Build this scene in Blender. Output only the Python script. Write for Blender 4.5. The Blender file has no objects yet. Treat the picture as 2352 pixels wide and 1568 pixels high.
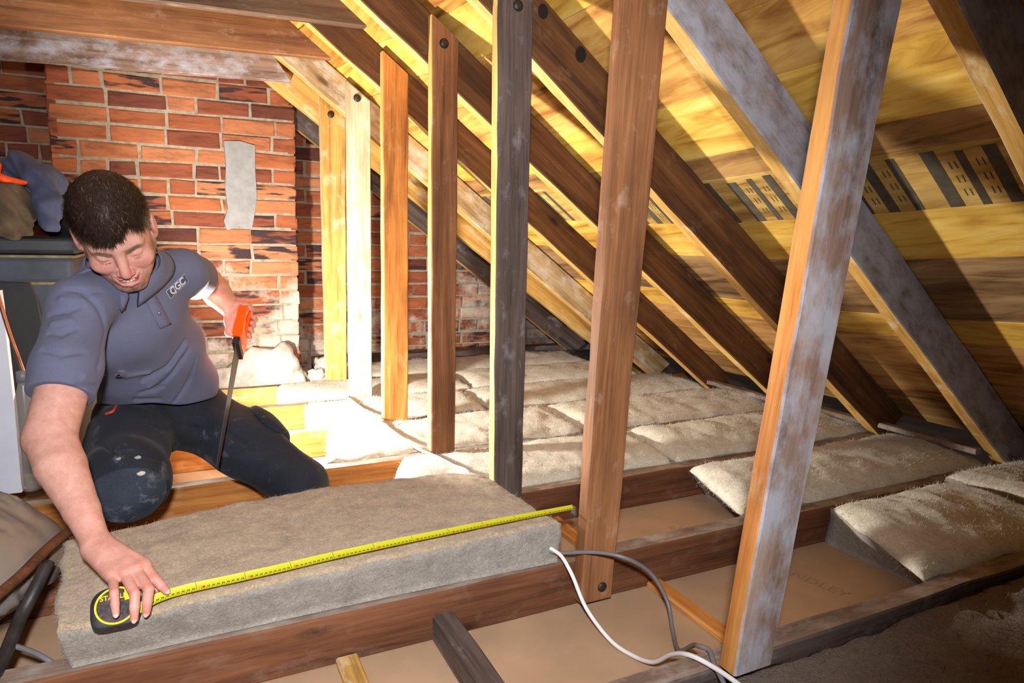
import bpy, bmesh, math, random
import numpy as np
from mathutils import Vector, Matrix, noise as mnoise

C = bpy.context.scene.collection
scene = bpy.context.scene

# ------------------------------------------------------------------ camera
cam_data = bpy.data.cameras.new('camera')
cam_data.sensor_width = 36.0
cam_data.lens = 23.88
cam_data.clip_start = 0.02
cam = bpy.data.objects.new('camera', cam_data)
C.objects.link(cam)
yaw, pitch, roll = math.radians(26.2), math.radians(8.6), math.radians(1.28)
fwd = Vector((math.sin(yaw)*math.cos(pitch), math.cos(yaw)*math.cos(pitch), -math.sin(pitch)))
rgt = Vector((math.cos(yaw), -math.sin(yaw), 0))
up = rgt.cross(fwd)
r2 = rgt*math.cos(roll) + up*math.sin(roll)
u2 = -rgt*math.sin(roll) + up*math.cos(roll)
cam.matrix_world = Matrix(((r2.x, u2.x, -fwd.x, 0), (r2.y, u2.y, -fwd.y, 0), (r2.z, u2.z, -fwd.z, 0.69), (0, 0, 0, 1)))
scene.camera = cam

# ------------------------------------------------------------------ world, light, exposure
world = bpy.data.worlds.new('attic_air')
world.use_nodes = True
world.node_tree.nodes['Background'].inputs[0].default_value = (0.55, 0.6, 0.75, 1)
world.node_tree.nodes['Background'].inputs[1].default_value = 0.06
scene.world = world
scene.view_settings.view_transform = 'Standard'
scene.view_settings.look = 'None'
scene.view_settings.gamma = 1.0
scene.view_settings.use_curve_mapping = False
scene.view_settings.exposure = 0.1

def aim(o, loc, target):
    o.location = loc
    d = Vector(target) - Vector(loc)
    o.rotation_euler = d.to_track_quat('-Z', 'Y').to_euler()

# the photographer's flash, held just above the camera and turned to the man
fl = bpy.data.lights.new('camera_flash', 'SPOT')
fl.energy = 150
fl.color = (0.93, 0.95, 1.0)
fl.spot_size = math.radians(118)
fl.spot_blend = 0.75
fl.shadow_soft_size = 0.035
flash = bpy.data.objects.new('camera_flash', fl)
C.objects.link(flash)
aim(flash, (-0.03, -0.06, 0.87), (0.05, 1.7, 0.47))

# the work lamp standing on the joists behind the man
LAMP = Vector((-0.04, 2.23, 0.195))
wl = bpy.data.lights.new('work_lamp_light', 'SPOT')
wl.energy = 145
wl.color = (1.0, 0.96, 0.89)
wl.spot_size = math.radians(179)
wl.spot_blend = 0.35
wl.shadow_soft_size = 0.028
lamp_light = bpy.data.objects.new('work_lamp_light', wl)
C.objects.link(lamp_light)
aim(lamp_light, LAMP + Vector((0.045, 0.0, 0.022)), LAMP + Vector((1.0, 0.10, 0.48)))

# ------------------------------------------------------------------ helpers
def link(name, me, mat=None, parent=None, smooth=False):
    o = bpy.data.objects.new(name, me)
    C.objects.link(o)
    if mat is not None:
        for m in (mat if isinstance(mat, (list, tuple)) else [mat]):
            me.materials.append(m)
    if parent is not None:
        o.parent = parent
    if smooth:
        me.polygons.foreach_set('use_smooth', [True]*len(me.polygons))
    return o

def bm_obj(name, bm, mat=None, parent=None, smooth=False):
    me = bpy.data.meshes.new(name)
    bmesh.ops.recalc_face_normals(bm, faces=bm.faces)
    bm.to_mesh(me)
    bm.free()
    return link(name, me, mat, parent, smooth)

def np_obj(name, V, F, mat=None, parent=None, smooth=True, mi=None):
    me = bpy.data.meshes.new(name)
    V = np.asarray(V, dtype=np.float32)
    if isinstance(F, np.ndarray):
        n, k = F.shape
        me.vertices.add(len(V)); me.vertices.foreach_set('co', V.ravel())
        me.loops.add(n*k); me.loops.foreach_set('vertex_index', F.astype(np.int32).ravel())
        me.polygons.add(n); me.polygons.foreach_set('loop_start', np.arange(0, n*k, k, dtype=np.int32))
        me.update(calc_edges=True)
        me.validate()
    else:
        me.from_pydata([tuple(map(float, v)) for v in V], [], F)
    o = link(name, me, mat, parent, smooth)
    if mi is not None:
        me.polygons.foreach_set('material_index', np.asarray(mi, dtype=np.int32))
    return o

def tag(o, label, cat, group=None, kind=None):
    if label: o['label'] = label
    if cat: o['category'] = cat
    if group: o['group'] = group
    if kind: o['kind'] = kind
    return o

def thing(name, loc, label, cat, group=None):
    o = bpy.data.objects.new(name, None)
    o.empty_display_size = 0.05
    C.objects.link(o)
    o.location = loc
    return tag(o, label, cat, group)

def setp(o, parent):
    """parent a mesh built in world coordinates to a thing standing at its own place"""
    o.parent = parent
    bpy.context.view_layer.update()
    o.matrix_parent_inverse = parent.matrix_world.inverted()
    return o

def box_bm(bm, lo, hi):
    r = bmesh.ops.create_cube(bm, size=1.0)
    for v in r['verts']:
        v.co = Vector([lo[i] + (v.co[i]+0.5)*(hi[i]-lo[i]) for i in range(3)])
    return r['verts']

def tube(name, pts, rad, mat, parent=None, sides=8, smooth_path=True, taper=None):
    P = [Vector(p) for p in pts]
    if smooth_path and len(P) > 2:
        Q = []
        ext = [P[0]*2-P[1]] + P + [P[-1]*2-P[-2]]
        for i in range(1, len(ext)-2):
            for k in range(6):
                t = k/6
                a, b, c, d = ext[i-1], ext[i], ext[i+1], ext[i+2]
                Q.append(0.5*((2*b)+(c-a)*t+(2*a-5*b+4*c-d)*t*t+(3*b-a-3*c+d)*t**3))
        Q.append(P[-1]); P = Q
    V, F = [], []
    n0 = None
    for i, p in enumerate(P):
        t = (P[min(i+1, len(P)-1)] - P[max(i-1, 0)]).normalized()
        if n0 is None:
            n0 = t.orthogonal().normalized()
        n0 = (n0 - t*n0.dot(t)).normalized()
        b = t.cross(n0)
        r = rad if taper is None else rad*(1+(taper-1)*i/(len(P)-1))
        for k in range(sides):
            a = 2*math.pi*k/sides
            V.append(p + n0*math.cos(a)*r + b*math.sin(a)*r)
    for i in range(len(P)-1):
        for k in range(sides):
            F.append((i*sides+k, i*sides+(k+1) % sides, (i+1)*sides+(k+1) % sides, (i+1)*sides+k))
    F.append(tuple(reversed(range(sides))))
    F.append(tuple(range((len(P)-1)*sides, len(P)*sides)))
    return np_obj(name, V, F, mat, parent, True)

# ------------------------------------------------------------------ materials
def srgb(r, g, b):  # 0-255 display values to scene-linear
    f = lambda c: c/12.92 if c <= 0.04045 else ((c+0.055)/1.055)**2.4
    return (f(r/255), f(g/255), f(b/255), 1)

class NT:
    def __init__(s, name):
        s.m = bpy.data.materials.new(name); s.m.use_nodes = True
        s.t = s.m.node_tree; s.n = s.t.nodes; s.b = s.n['Principled BSDF']
    def add(s, typ, **kw):
        n = s.n.new(typ)
        for k, v in kw.items():
            if k in n.inputs: n.inputs[k].default_value = v
            else: setattr(n, k, v)
        return n
    def l(s, a, b): s.t.links.new(a, b)
    def ramp(s, fac, stops):
        r = s.n.new('ShaderNodeValToRGB')
        e = r.color_ramp.elements
        while len(e) < len(stops): e.new(0.5)
        for el, (p, c) in zip(e, stops):
            el.position = p; el.color = c
        s.l(fac, r.inputs[0]); return r.outputs[0]
    def mix(s, fac, a, b, blend='MIX'):
        m = s.n.new('ShaderNodeMix'); m.data_type = 'RGBA'; m.blend_type = blend
        for sock, val in ((m.inputs[0], fac), (m.inputs[6], a), (m.inputs[7], b)):
            if hasattr(val, 'links'): s.l(val, sock)
            else: sock.default_value = val
        return m.outputs[2]
    def noise(s, vec, scale, detail=4, rough=0.55, dist=0.0):
        n = s.add('ShaderNodeTexNoise', Scale=scale, Detail=detail, Roughness=rough, Distortion=dist)
        if vec is not None: s.l(vec, n.inputs['Vector'])
        return n.outputs['Fac']
    def mapping(s, vec, scale, loc=(0, 0, 0)):
        m = s.n.new('ShaderNodeMapping')
        m.inputs['Scale'].default_value = scale; m.inputs['Location'].default_value = loc
        s.l(vec, m.inputs['Vector']); return m.outputs[0]
    def bump(s, h, strength=0.3, dist=0.002):
        b = s.add('ShaderNodeBump', Strength=strength, Distance=dist)
        s.l(h, b.inputs['Height']); s.l(b.outputs[0], s.b.inputs['Normal'])
    def coord(s, kind='Object'):
        return s.n.new('ShaderNodeTexCoord').outputs[kind]

def plain(name, col, rough=0.6, metal=0.0, nscale=0, namt=0.25, bump=0, trans=0, alpha=1, spec=0.4, emit=None):
    t = NT(name)
    b = t.b
    b.inputs['Roughness'].default_value = rough; b.inputs['Metallic'].default_value = metal
    b.inputs['Specular IOR Level'].default_value = spec
    if nscale:
        v = t.coord()
        f = t.noise(v, nscale, 5)
        d = tuple(c*(1-namt) for c in col[:3])+(1,)
        li = tuple(min(1, c*(1+namt)) for c in col[:3])+(1,)
        t.l(t.ramp(f, [(0.3, d), (0.7, li)]), b.inputs['Base Color'])
        if bump: t.bump(f, bump, 0.003)
    else:
        b.inputs['Base Color'].default_value = col
    if trans: b.inputs['Transmission Weight'].default_value = trans
    if alpha < 1: b.inputs['Alpha'].default_value = alpha
    if emit:
        b.inputs['Emission Color'].default_value = emit[0]; b.inputs['Emission Strength'].default_value = emit[1]
    return t.m

def wood(name, dark, mid, light, dust=None, dust_amt=0.0, rough=0.7, seed=0.0, dscale=9.0):
    t = NT(name)
    oc = t.coord()
    inf = t.n.new('ShaderNodeObjectInfo')
    add = t.n.new('ShaderNodeVectorMath'); add.operation = 'MULTIPLY_ADD'
    cmb = t.n.new('ShaderNodeCombineXYZ')
    for i in range(3): t.l(inf.outputs['Random'], cmb.inputs[i])
    t.l(cmb.outputs[0], add.inputs[0]); add.inputs[1].default_value = (7.3, 3.1, 5.7); t.l(oc, add.inputs[2])
    v = add.outputs[0]
    g = t.noise(t.mapping(v, (1.6, 26, 26), (seed, seed, 0)), 1.0, 6, 0.6, 0.7)
    fine = t.noise(t.mapping(v, (6, 160, 160)), 1.0, 3, 0.7)
    blotch = t.noise(t.mapping(v, (2.5, 5, 5), (seed*2, 0, 0)), 1.0, 4, 0.6)
    col = t.ramp(g, [(0.30, dark), (0.50, mid), (0.72, light)])
    col = t.mix(0.28, col, t.ramp(fine, [(0.3, dark), (0.65, light)]), 'MIX')
    col = t.mix(0.8, col, t.ramp(blotch, [(0.28, (0.5, 0.47, 0.44, 1)), (0.62, (1.08, 1.08, 1.08, 1))]), 'MULTIPLY')
    vo = t.add('ShaderNodeTexVoronoi', Scale=1.0); vo.feature = 'F1'
    t.l(t.mapping(v, (3.1, 9, 9), (seed+.4, 0.3, 0.1)), vo.inputs['Vector'])
    kf = t.ramp(vo.outputs['Distance'], [(0.04, (1, 1, 1, 1)), (0.13, (0, 0, 0, 1))])
    kn = t.n.new('ShaderNodeMath'); kn.operation = 'MULTIPLY'; kn.inputs[1].default_value = 0.75
    t.l(kf, kn.inputs[0])
    col = t.mix(kn.outputs[0], col, tuple(c*0.28 for c in dark[:3])+(1,), 'MIX')
    if dust is not None:
        dn = t.noise(t.mapping(v, (6, 10, 10), (3.3, 1, 2)), dscale*0.2, 7, 0.66)
        lo = 0.62-0.35*dust_amt
        df = t.ramp(dn, [(lo, (0, 0, 0, 1)), (lo+0.22, (1, 1, 1, 1))])
        dm = t.n.new('ShaderNodeMath'); dm.operation = 'MULTIPLY'; dm.inputs[1].default_value = min(0.92, 0.5+0.5*dust_amt)
        t.l(df, dm.inputs[0])
        col = t.mix(dm.outputs[0], col, dust, 'MIX')
    t.l(col, t.b.inputs['Base Color'])
    t.b.inputs['Roughness'].default_value = rough
    t.b.inputs['Specular IOR Level'].default_value = 0.25
    t.bump(fine, 0.35, 0.0012)
    return t.m

M = {}
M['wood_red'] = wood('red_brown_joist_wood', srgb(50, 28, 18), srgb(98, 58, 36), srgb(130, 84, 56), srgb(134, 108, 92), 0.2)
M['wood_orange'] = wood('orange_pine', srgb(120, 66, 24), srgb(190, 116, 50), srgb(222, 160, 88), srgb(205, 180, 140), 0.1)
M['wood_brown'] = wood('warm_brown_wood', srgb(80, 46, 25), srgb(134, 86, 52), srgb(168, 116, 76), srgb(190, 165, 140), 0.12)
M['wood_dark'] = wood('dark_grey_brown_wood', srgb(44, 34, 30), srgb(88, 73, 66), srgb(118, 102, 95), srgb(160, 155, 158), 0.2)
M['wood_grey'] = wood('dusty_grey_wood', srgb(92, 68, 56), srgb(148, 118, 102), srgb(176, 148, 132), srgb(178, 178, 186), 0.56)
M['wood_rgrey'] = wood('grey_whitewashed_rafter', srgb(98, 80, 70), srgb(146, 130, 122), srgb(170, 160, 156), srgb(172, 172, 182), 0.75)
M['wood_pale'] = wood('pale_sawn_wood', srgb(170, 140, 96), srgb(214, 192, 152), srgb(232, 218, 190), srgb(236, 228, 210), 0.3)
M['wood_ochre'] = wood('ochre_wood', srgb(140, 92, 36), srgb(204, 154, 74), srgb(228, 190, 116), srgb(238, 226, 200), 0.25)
M['wood_lit_edge'] = wood('lamplit_edge_wood', srgb(164, 116, 50), srgb(216, 168, 88), srgb(234, 198, 124), srgb(240, 226, 196), 0.15)  # brighter copy of the wood, carrying lamplight in its colour
M['wood_rafter'] = wood('brown_rafter_wood', srgb(42, 24, 13), srgb(92, 57, 31), srgb(126, 84, 48), srgb(150, 126, 100), 0.08)
M['wood_rafter_pale'] = wood('pale_mottled_rafter_wood', srgb(120, 86, 48), srgb(186, 150, 100), srgb(216, 190, 146), srgb(222, 212, 196), 0.45)
M['wood_top'] = wood('dusty_top_of_timber', srgb(92, 74, 62), srgb(128, 106, 90), srgb(150, 128, 112), srgb(172, 160, 150), 0.5)
M['wood_umber'] = wood('umber_beam_wood', srgb(56, 40, 30), srgb(98, 74, 56), srgb(128, 100, 78), srgb(150, 132, 112), 0.15)
M['plaster'] = plain('plasterboard_paper', srgb(174, 142, 112), 0.9, nscale=6, namt=0.14, spec=0.1)
M['stamp'] = plain('faded_board_stamp', srgb(164, 130, 100), 0.9, spec=0.1)
M['bolt'] = plain('dark_steel_bolt', srgb(62, 54, 50), 0.5, 0.6, nscale=60)
M['white_cable'] = plain('white_cable_sheath', srgb(222, 218, 214), 0.4, nscale=20, namt=0.06)
M['grey_cable'] = plain('grey_cable_sheath', srgb(110, 106, 108), 0.4, nscale=20, namt=0.1)
# ------------------------------------------------------------------ timber
rng = random.Random(4)

def timber(name, A, B, mat, label=None, cat=None, group=None, parent=None, seg=0.09, wob=0.0012, ch=0.0035, kind=None, sides=None):
    """a sawn timber lofted from the four corners A to the four corners B; local X runs along it"""
    A = [Vector(p) for p in A]; B = [Vector(p) for p in B]
    ca = sum(A, Vector())/4; cb = sum(B, Vector())/4
    ax = (cb-ca); L = ax.length; ax.normalize()
    ay = (A[1]-A[0]); ay = (ay-ax*ay.dot(ax)).normalized(); az = ax.cross(ay)
    MW = Matrix(((ax.x, ay.x, az.x, ca.x), (ax.y, ay.y, az.y, ca.y), (ax.z, ay.z, az.z, ca.z), (0, 0, 0, 1)))
    inv = MW.inverted()
    n = max(2, int(L/seg))
    V, F = [], []
    s = rng.random()*50
    for i in range(n+1):
        t = i/n
        P = [inv @ (a.lerp(b, t)) for a, b in zip(A, B)]
        ring = []
        for k in range(4):
            p, q, r = P[k], P[(k+1) % 4], P[k-1]
            d1 = (q-p).normalized()*ch; d2 = (r-p).normalized()*ch
            ring += [p+d2, p+d1]
        for k, p in enumerate(ring):
            w = wob*(0 if i in (0, n) else 1)
            e = (k//2)*3.7
            p = p + Vector((0, mnoise.noise((p.x*6+s, e, 0))*w*2, mnoise.noise((p.x*6+s, e, 9))*w*2))
            V.append(p)
    for i in range(n):
        for k in range(8):
            F.append((i*8+k, i*8+(k+1) % 8, (i+1)*8+(k+1) % 8, (i+1)*8+k))
    F.append(tuple(range(7, -1, -1))); F.append(tuple(range(n*8, n*8+8)))
    bm = bmesh.new()
    vs = [bm.verts.new(v) for v in V]
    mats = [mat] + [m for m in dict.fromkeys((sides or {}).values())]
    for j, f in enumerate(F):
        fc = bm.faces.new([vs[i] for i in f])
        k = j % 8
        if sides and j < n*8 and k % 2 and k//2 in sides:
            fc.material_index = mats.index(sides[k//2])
    o = bm_obj(name, bm, mats)
    o.matrix_world = MW
    if parent is not None: setp(o, parent)
    if label: tag(o, label, cat, group, kind)
    return o

def bar(name, lo, hi, mat, axis=0, **kw):
    """axis-aligned timber"""
    (x0, y0, z0), (x1, y1, z1) = lo, hi
    if axis == 0:
        A = [(x0, y0, z0), (x0, y1, z0), (x0, y1, z1), (x0, y0, z1)]
        B = [(x1, p[1], p[2]) for p in A]
    elif axis == 1:
        A = [(x1, y0, z0), (x0, y0, z0), (x0, y0, z1), (x1, y0, z1)]
        B = [(p[0], y1, p[2]) for p in A]
    else:
        A = [(x0, y0, z0), (x1, y0, z0), (x1, y1, z0), (x0, y1, z0)]
        B = [(p[0], p[1], z1) for p in A]
    return timber(name, A, B, mat, **kw)

TY = [0.767, 1.177, 1.580, 1.981, 2.404, 2.797, 3.190]       # front faces of the seven trusses in view
JT = 0.047                                                    # joist thickness

# floor of the loft: the plasterboard ceiling of the room below
bm = bmesh.new()
for (x0, x1) in ((-3.9, -1.52), (-1.517, 0.955), (0.957, 3.4)):
    for (y0, y1) in ((-0.9, 1.2), (1.202, 4.0)):
        box_bm(bm, (x0, y0, -0.112), (x1, y1, -0.1))
floor = tag(bm_obj('floor', bm, M['plaster']), 'tan plasterboard ceiling seen from above between the joists', 'plasterboard', kind='structure')

def text_mesh(name, s, size, mat, MW, parent=None, extrude=0.0004, shear=0.0, bevel=0.0, bold=0.0):
    cu = bpy.data.curves.new(name, 'FONT')
    cu.body = s; cu.size = size; cu.extrude = extrude; cu.align_x = 'CENTER'; cu.align_y = 'CENTER'; cu.shear = shear
    cu.offset = bold
    tmp = bpy.data.objects.new(name+'_tmp', cu)
    C.objects.link(tmp)
    bpy.context.view_layer.update()
    me = bpy.data.meshes.new_from_object(tmp.evaluated_get(bpy.context.evaluated_depsgraph_get()))
    bpy.data.objects.remove(tmp)
    me.materials.clear()
    o = link(name, me, mat)
    o.matrix_world = MW
    if parent is not None: setp(o, parent)
    return o

def frame(origin, x, y):
    x = Vector(x).normalized(); y = Vector(y); y = (y-x*y.dot(x)).normalized(); z = x.cross(y); o = Vector(origin)
    return Matrix(((x.x, y.x, z.x, o.x), (x.y, y.y, z.y, o.y), (x.z, y.z, z.z, o.z), (0, 0, 0, 1)))

st = text_mesh('printed_lettering', 'NDLEY', 0.044, M['stamp'], frame((1.325, 1.022, -0.0994), (0.24, -0.97, 0), (0.97, 0.24, 0)), floor, 0.0001)
st2 = text_mesh('printed_lettering', '56', 0.05, M['stamp'], frame((1.215, 1.40, -0.0994), (0.9, -0.42, 0), (0.42, 0.9, 0)), floor, 0.0001)

# ceiling joists
jn = ['nearest joist, along the edge of the brown insulation in front', 'joist carrying the front edge of the measured slab',
      'joist just behind the measured slab', 'joist under the kneeling man\'s knees', 'brightly lit joist behind the man',
      'second brightly lit joist behind the man', 'joist nearest the chimney breast']
jm = ['wood_dark', 'wood_red', 'wood_red', 'wood_orange', 'wood_orange', 'wood_orange', 'wood_ochre']  # fourth joist gets brighter orange wood to paint in its lit look
for i, y in enumerate(TY):
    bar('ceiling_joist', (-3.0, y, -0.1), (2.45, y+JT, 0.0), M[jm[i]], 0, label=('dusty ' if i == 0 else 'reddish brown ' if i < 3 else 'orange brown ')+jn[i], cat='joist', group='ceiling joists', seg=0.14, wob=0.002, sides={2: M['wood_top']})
# wall plate at the foot of the gable
bar('wall_plate', (0.62, 3.60, -0.08), (2.35, 3.69, 0.045), M['wood_dark'], 0, label='dark plate timber along the foot of the brick gable', cat='timber', seg=0.15)

# ------------------------------------------------------------------ roof
RY = [0.72] + TY[1:] + [3.57]
LOW = [1.182, 1.088, 0.995, 0.951, 0.935, 0.883, 0.885, 0.868]
BB = [-0.803, -0.797, -0.764, -0.742, -0.750, -0.737, -0.715, -0.745]
GAP = [0.158, 0.160, 0.166, 0.150, 0.138, 0.138, 0.138, 0.138]
RT = 0.047
UPA = [a+g for a, g in zip(LOW, GAP)]
def roof_z(x, y):
    a = float(np.interp(y, RY, UPA)); b = float(np.interp(y, RY, BB))
    return a + b*(x-1)

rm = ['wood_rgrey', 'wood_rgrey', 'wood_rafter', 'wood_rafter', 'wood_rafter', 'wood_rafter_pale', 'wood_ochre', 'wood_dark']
rl = ['grey rafter at the picture\'s upper right corner, nearest of all', 'grey whitewashed rafter crossing behind the leaning grey post',
      'dark brown rafter with two black knot holes near its top', 'brown rafter with the bolted brown post on its face',
      'brown rafter with a bright edge behind the dark grey post', 'pale mottled rafter next beyond the bright edged one',
      'ochre rafter meeting the far bolted post', 'grey rafter lying against the brick gable']
for i, y in enumerate(RY):
    x0, x1 = -0.62, 1 + (LOW[i]+0.012)/(-BB[i])
    lo = lambda x: LOW[i]+BB[i]*(x-1)
    hi = lambda x: lo(x)+GAP[i]
    xt = x1 + 0.5*GAP[i]/(-BB[i])
    A = [(x0, y, lo(x0)), (x0, y+RT, lo(x0)), (x0, y+RT, hi(x0)), (x0, y, hi(x0))]
    B = [(x1, y, lo(x1)), (x1, y+RT, lo(x1)), (xt, y+RT, hi(xt)), (xt, y, hi(xt))]
    r = timber('rafter', A, B, M[rm[i]], rl[i], 'rafter', 'rafters of the roof slope', seg=0.12, wob=0.002, sides={0: M['wood_ochre']} if i < 2 else {0: M['wood_lit_edge']})  # undersides take yellower wood, painting in the lamplight from below
    if i == 2:
        for (x, f, rad) in ((0.842, 0.80, 0.018), (0.955, 0.80, 0.020)):
            z = lo(x)+GAP[i]*f
            V = [(x+math.cos(a)*rad*0.8, y-0.0022, z+math.sin(a)*rad) for a in np.linspace(0, 2*math.pi, 17)[:-1]]
            V = V + [(x, y-0.0026, z)]
            k = np_obj('knot_hole', V, [(j, (j+1) % 16, 16) for j in range(16)], plain('black_knot', srgb(28, 17, 12), 0.9), None, True)
            k['label'] = 'black knot hole'; setp(k, r)

# sarking boards: one lining, plank by plank
u_edges = [-0.66, -0.5, -0.35, -0.2, -0.05, 0.10, 0.25, 0.40, 0.56, 0.70, 0.85, 0.98, 1.11, 1.243, 1.394, 1.462, 1.614, 1.757, 1.968, 2.06, 2.2, 2.36, 2.52]
tones = ['y', 'b', 'y', 't', 'y', 'y', 't', 'y', 'y', 'b', 'y', 'o', 'o', 'y', 'n', 's', 'y', 'g', 'y', 't', 't', 'n']
def board_wood(name, dark, mid, light):
    t = NT(name)
    v = t.coord()
    g = t.noise(t.mapping(v, (22, 1.3, 22)), 1.0, 6, 0.6, 0.8)
    b2 = t.noise(t.mapping(v, (5, 2.2, 5)), 1.0, 4, 0.6, 0.3)
    col = t.ramp(g, [(0.3, dark), (0.5, mid), (0.7, light)])
    col = t.mix(0.85, col, t.ramp(b2, [(0.28, (0.5, 0.42, 0.36, 1)), (0.55, (1, 1, 1, 1))]), 'MULTIPLY')
    vo = t.add('ShaderNodeTexVoronoi', Scale=1.0)
    t.l(t.mapping(v, (6, 2.6, 6)), vo.inputs['Vector'])
    kf = t.ramp(vo.outputs['Distance'], [(0.05, (1, 1, 1, 1)), (0.22, (0, 0, 0, 1))])
    col = t.mix(kf, col, tuple(c*0.5 for c in dark[:3])+(1,))
    t.l(col, t.b.inputs['Base Color']); t.b.inputs['Roughness'].default_value = 0.75
    t.b.inputs['Specular IOR Level'].default_value = 0.15
    t.bump(g, 0.3, 0.002)
    return t.m
bw = {'y': board_wood('yellow_pine_board', srgb(176, 120, 46), srgb(226, 180, 80), srgb(240, 206, 118)),
      'b': board_wood('amber_board', srgb(136, 84, 32), srgb(198, 142, 62), srgb(224, 174, 90)),
      'o': board_wood('orange_brown_board', srgb(150, 96, 44), srgb(208, 156, 80), srgb(232, 190, 110)),
      't': board_wood('tan_board', srgb(126, 86, 42), srgb(196, 146, 84), srgb(218, 176, 116)),
      'g': board_wood('weathered_grey_board', srgb(88, 66, 44), srgb(158, 124, 84), srgb(190, 158, 116)),
      'n': board_wood('grey_brown_board', srgb(92, 68, 44), srgb(164, 122, 72), srgb(196, 156, 98)),
      's': board_wood('stencilled_board', srgb(130, 96, 44), srgb(192, 154, 84), srgb(214, 182, 112)),
      'x': plain('black_roof_felt', srgb(24, 20, 18), 0.9),
      'p': plain('grey_stencil_paint', srgb(80, 72, 58), 0.8, nscale=30, namt=0.3)}
bk = list(bw)
V, F, MI = [], [], []
ysamp = [-0.9, 0.0, 0.4] + [0.72+0.1*k for k in range(32)]
def rp(u, y, dz=0.0):
    x = u - 0.155*(max(y, 0.72)-1.1)
    return (x, y, roof_z(x, y)+dz)
def strip(u0, u1, dz0, dz1, ys, mi):
    b0 = len(V)
    for y in ys:
        V.extend([rp(u0, y, dz0), rp(u1, y, dz0), rp(u1, y, dz1), rp(u0, y, dz1)])
    for i in range(len(ys)-1):
        a = b0+i*4; c = a+4
        for k in range(4):
            F.append((a+k, a+(k+1) % 4, c+(k+1) % 4, c+k)); MI.append(mi)
    F.append((b0, b0+1, b0+2, b0+3)); MI.append(mi)
    e = b0+(len(ys)-1)*4
    F.append((e+3, e+2, e+1, e)); MI.append(mi)
for (a, b), tn in zip(zip(u_edges[:-1], u_edges[1:]), tones):
    j = rng.uniform(0.0015, 0.004)
    strip(a+j*0.6, b-j*0.6, 0.002+rng.uniform(0, 0.002), 0.022, ysamp, bk.index(tn))
strip(-0.7, 2.56, 0.03, 0.04, ysamp, bk.index('x'))
# dark stencilled bars printed across the lower edge of one board
y = 0.80
g_ = 0
while y < 3.3:
    w = (0.020, 0.026, 0.017, 0.030)[g_ % 4]
    strip(1.470+0.004*(g_ % 3), 1.610, 0.0012, 0.004, [y, y+w], bk.index('p'))
    y += w
    if g_ % 4 != 3:
        for q in range(3):                      # small worn print inside each light panel
            for r_ in range(2): strip(1.500+0.034*q, 1.517+0.034*q, 0.0015, 0.004, [y+0.008+0.011*r_, y+0.0105+0.011*r_], bk.index('p'))
        y += 0.036
    else: y += 0.055
    g_ += 1
ceil = np_obj('ceiling', V, F, [bw[k] for k in bk], None, False, MI)
ceil['kind'] = 'structure'
# the other slope of the roof, beyond the ridge
V, F, MI = [], [], []
def rp(u, y, dz=0.0): return (u, y, roof_z(-0.66, y) + 0.76*(u+0.66) + dz)
for k in range(23):
    strip(-4.15+k*0.152, -4.15+k*0.152+0.149, 0.0, 0.02, [-0.9, 0.6, 2.2, 3.95], bk.index('t'))
ceil2 = np_obj('ceiling', V, F, [bw[k] for k in bk], None, False, MI)
ceil2['kind'] = 'structure'

# ------------------------------------------------------------------ brickwork
def brick_material():
    t = NT('old_red_brick')
    v = t.coord()
    at = t.n.new('ShaderNodeAttribute'); at.attribute_name = 'tone'
    sep = t.n.new('ShaderNodeSeparateColor'); t.l(at.outputs['Color'], sep.inputs[0])
    base = t.ramp(sep.outputs[0], [(0.0, srgb(96, 58, 50)), (0.3, srgb(142, 80, 58)), (0.6, srgb(172, 102, 66)), (1.0, srgb(194, 134, 96))])
    n1 = t.noise(t.mapping(v, (7, 7, 34)), 1.0, 6, 0.7, 0.4)
    base = t.mix(0.8, base, t.ramp(n1, [(0.32, (0.42, 0.38, 0.40, 1)), (0.5, (0.9, 0.86, 0.84, 1)), (0.66, (1.15, 1.1, 1.0, 1))]), 'MULTIPLY')
    sc = t.noise(t.mapping(v, (7, 7, 42)), 1.0, 3, 0.5)
    scm = t.n.new('ShaderNodeMath'); scm.operation = 'MULTIPLY'
    t.l(t.ramp(sc, [(0.5, (0, 0, 0, 1)), (0.58, (1, 1, 1, 1))]), scm.inputs[0]); t.l(sep.outputs[1], scm.inputs[1])
    base = t.mix(scm.outputs[0], base, srgb(66, 50, 50))
    sm = t.noise(t.mapping(v, (3.0, 3, 3.4)), 1.0, 7, 0.7)
    s2 = t.n.new('ShaderNodeSeparateXYZ'); t.l(v, s2.inputs[0])
    mr = t.add('ShaderNodeMapRange'); t.l(s2.outputs['Z'], mr.inputs['Value'])
    mr.inputs['From Min'].default_value = 0.05; mr.inputs['From Max'].default_value = 1.1
    mr.inputs['To Min'].default_value = 0.16; mr.inputs['To Max'].default_value = -0.14
    ad = t.n.new('ShaderNodeMath'); ad.operation = 'ADD'; t.l(sm, ad.inputs[0]); t.l(mr.outputs[0], ad.inputs[1])
    smf = t.ramp(ad.outputs[0], [(0.56, (0, 0, 0, 1)), (0.70, (0.85, 0.85, 0.85, 1))])
    base = t.mix(smf, base, srgb(206, 192, 176))  # lime smear grows downward, painting in the lamp's glare on the lower bricks
    t.l(base, t.b.inputs['Base Color']); t.b.inputs['Roughness'].default_value = 0.9
    t.b.inputs['Specular IOR Level'].default_value = 0.15
    t.bump(n1, 0.5, 0.004)
    return t.m
M['brick'] = brick_material()
M['mortar'] = plain('lime_mortar', srgb(160, 147, 126), 0.95, nscale=45, namt=0.25, bump=0.6, spec=0.1)
M['render'] = plain('grey_cement_render', srgb(150, 148, 146), 0.95, nscale=25, namt=0.14, bump=0.5, spec=0.1)
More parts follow.
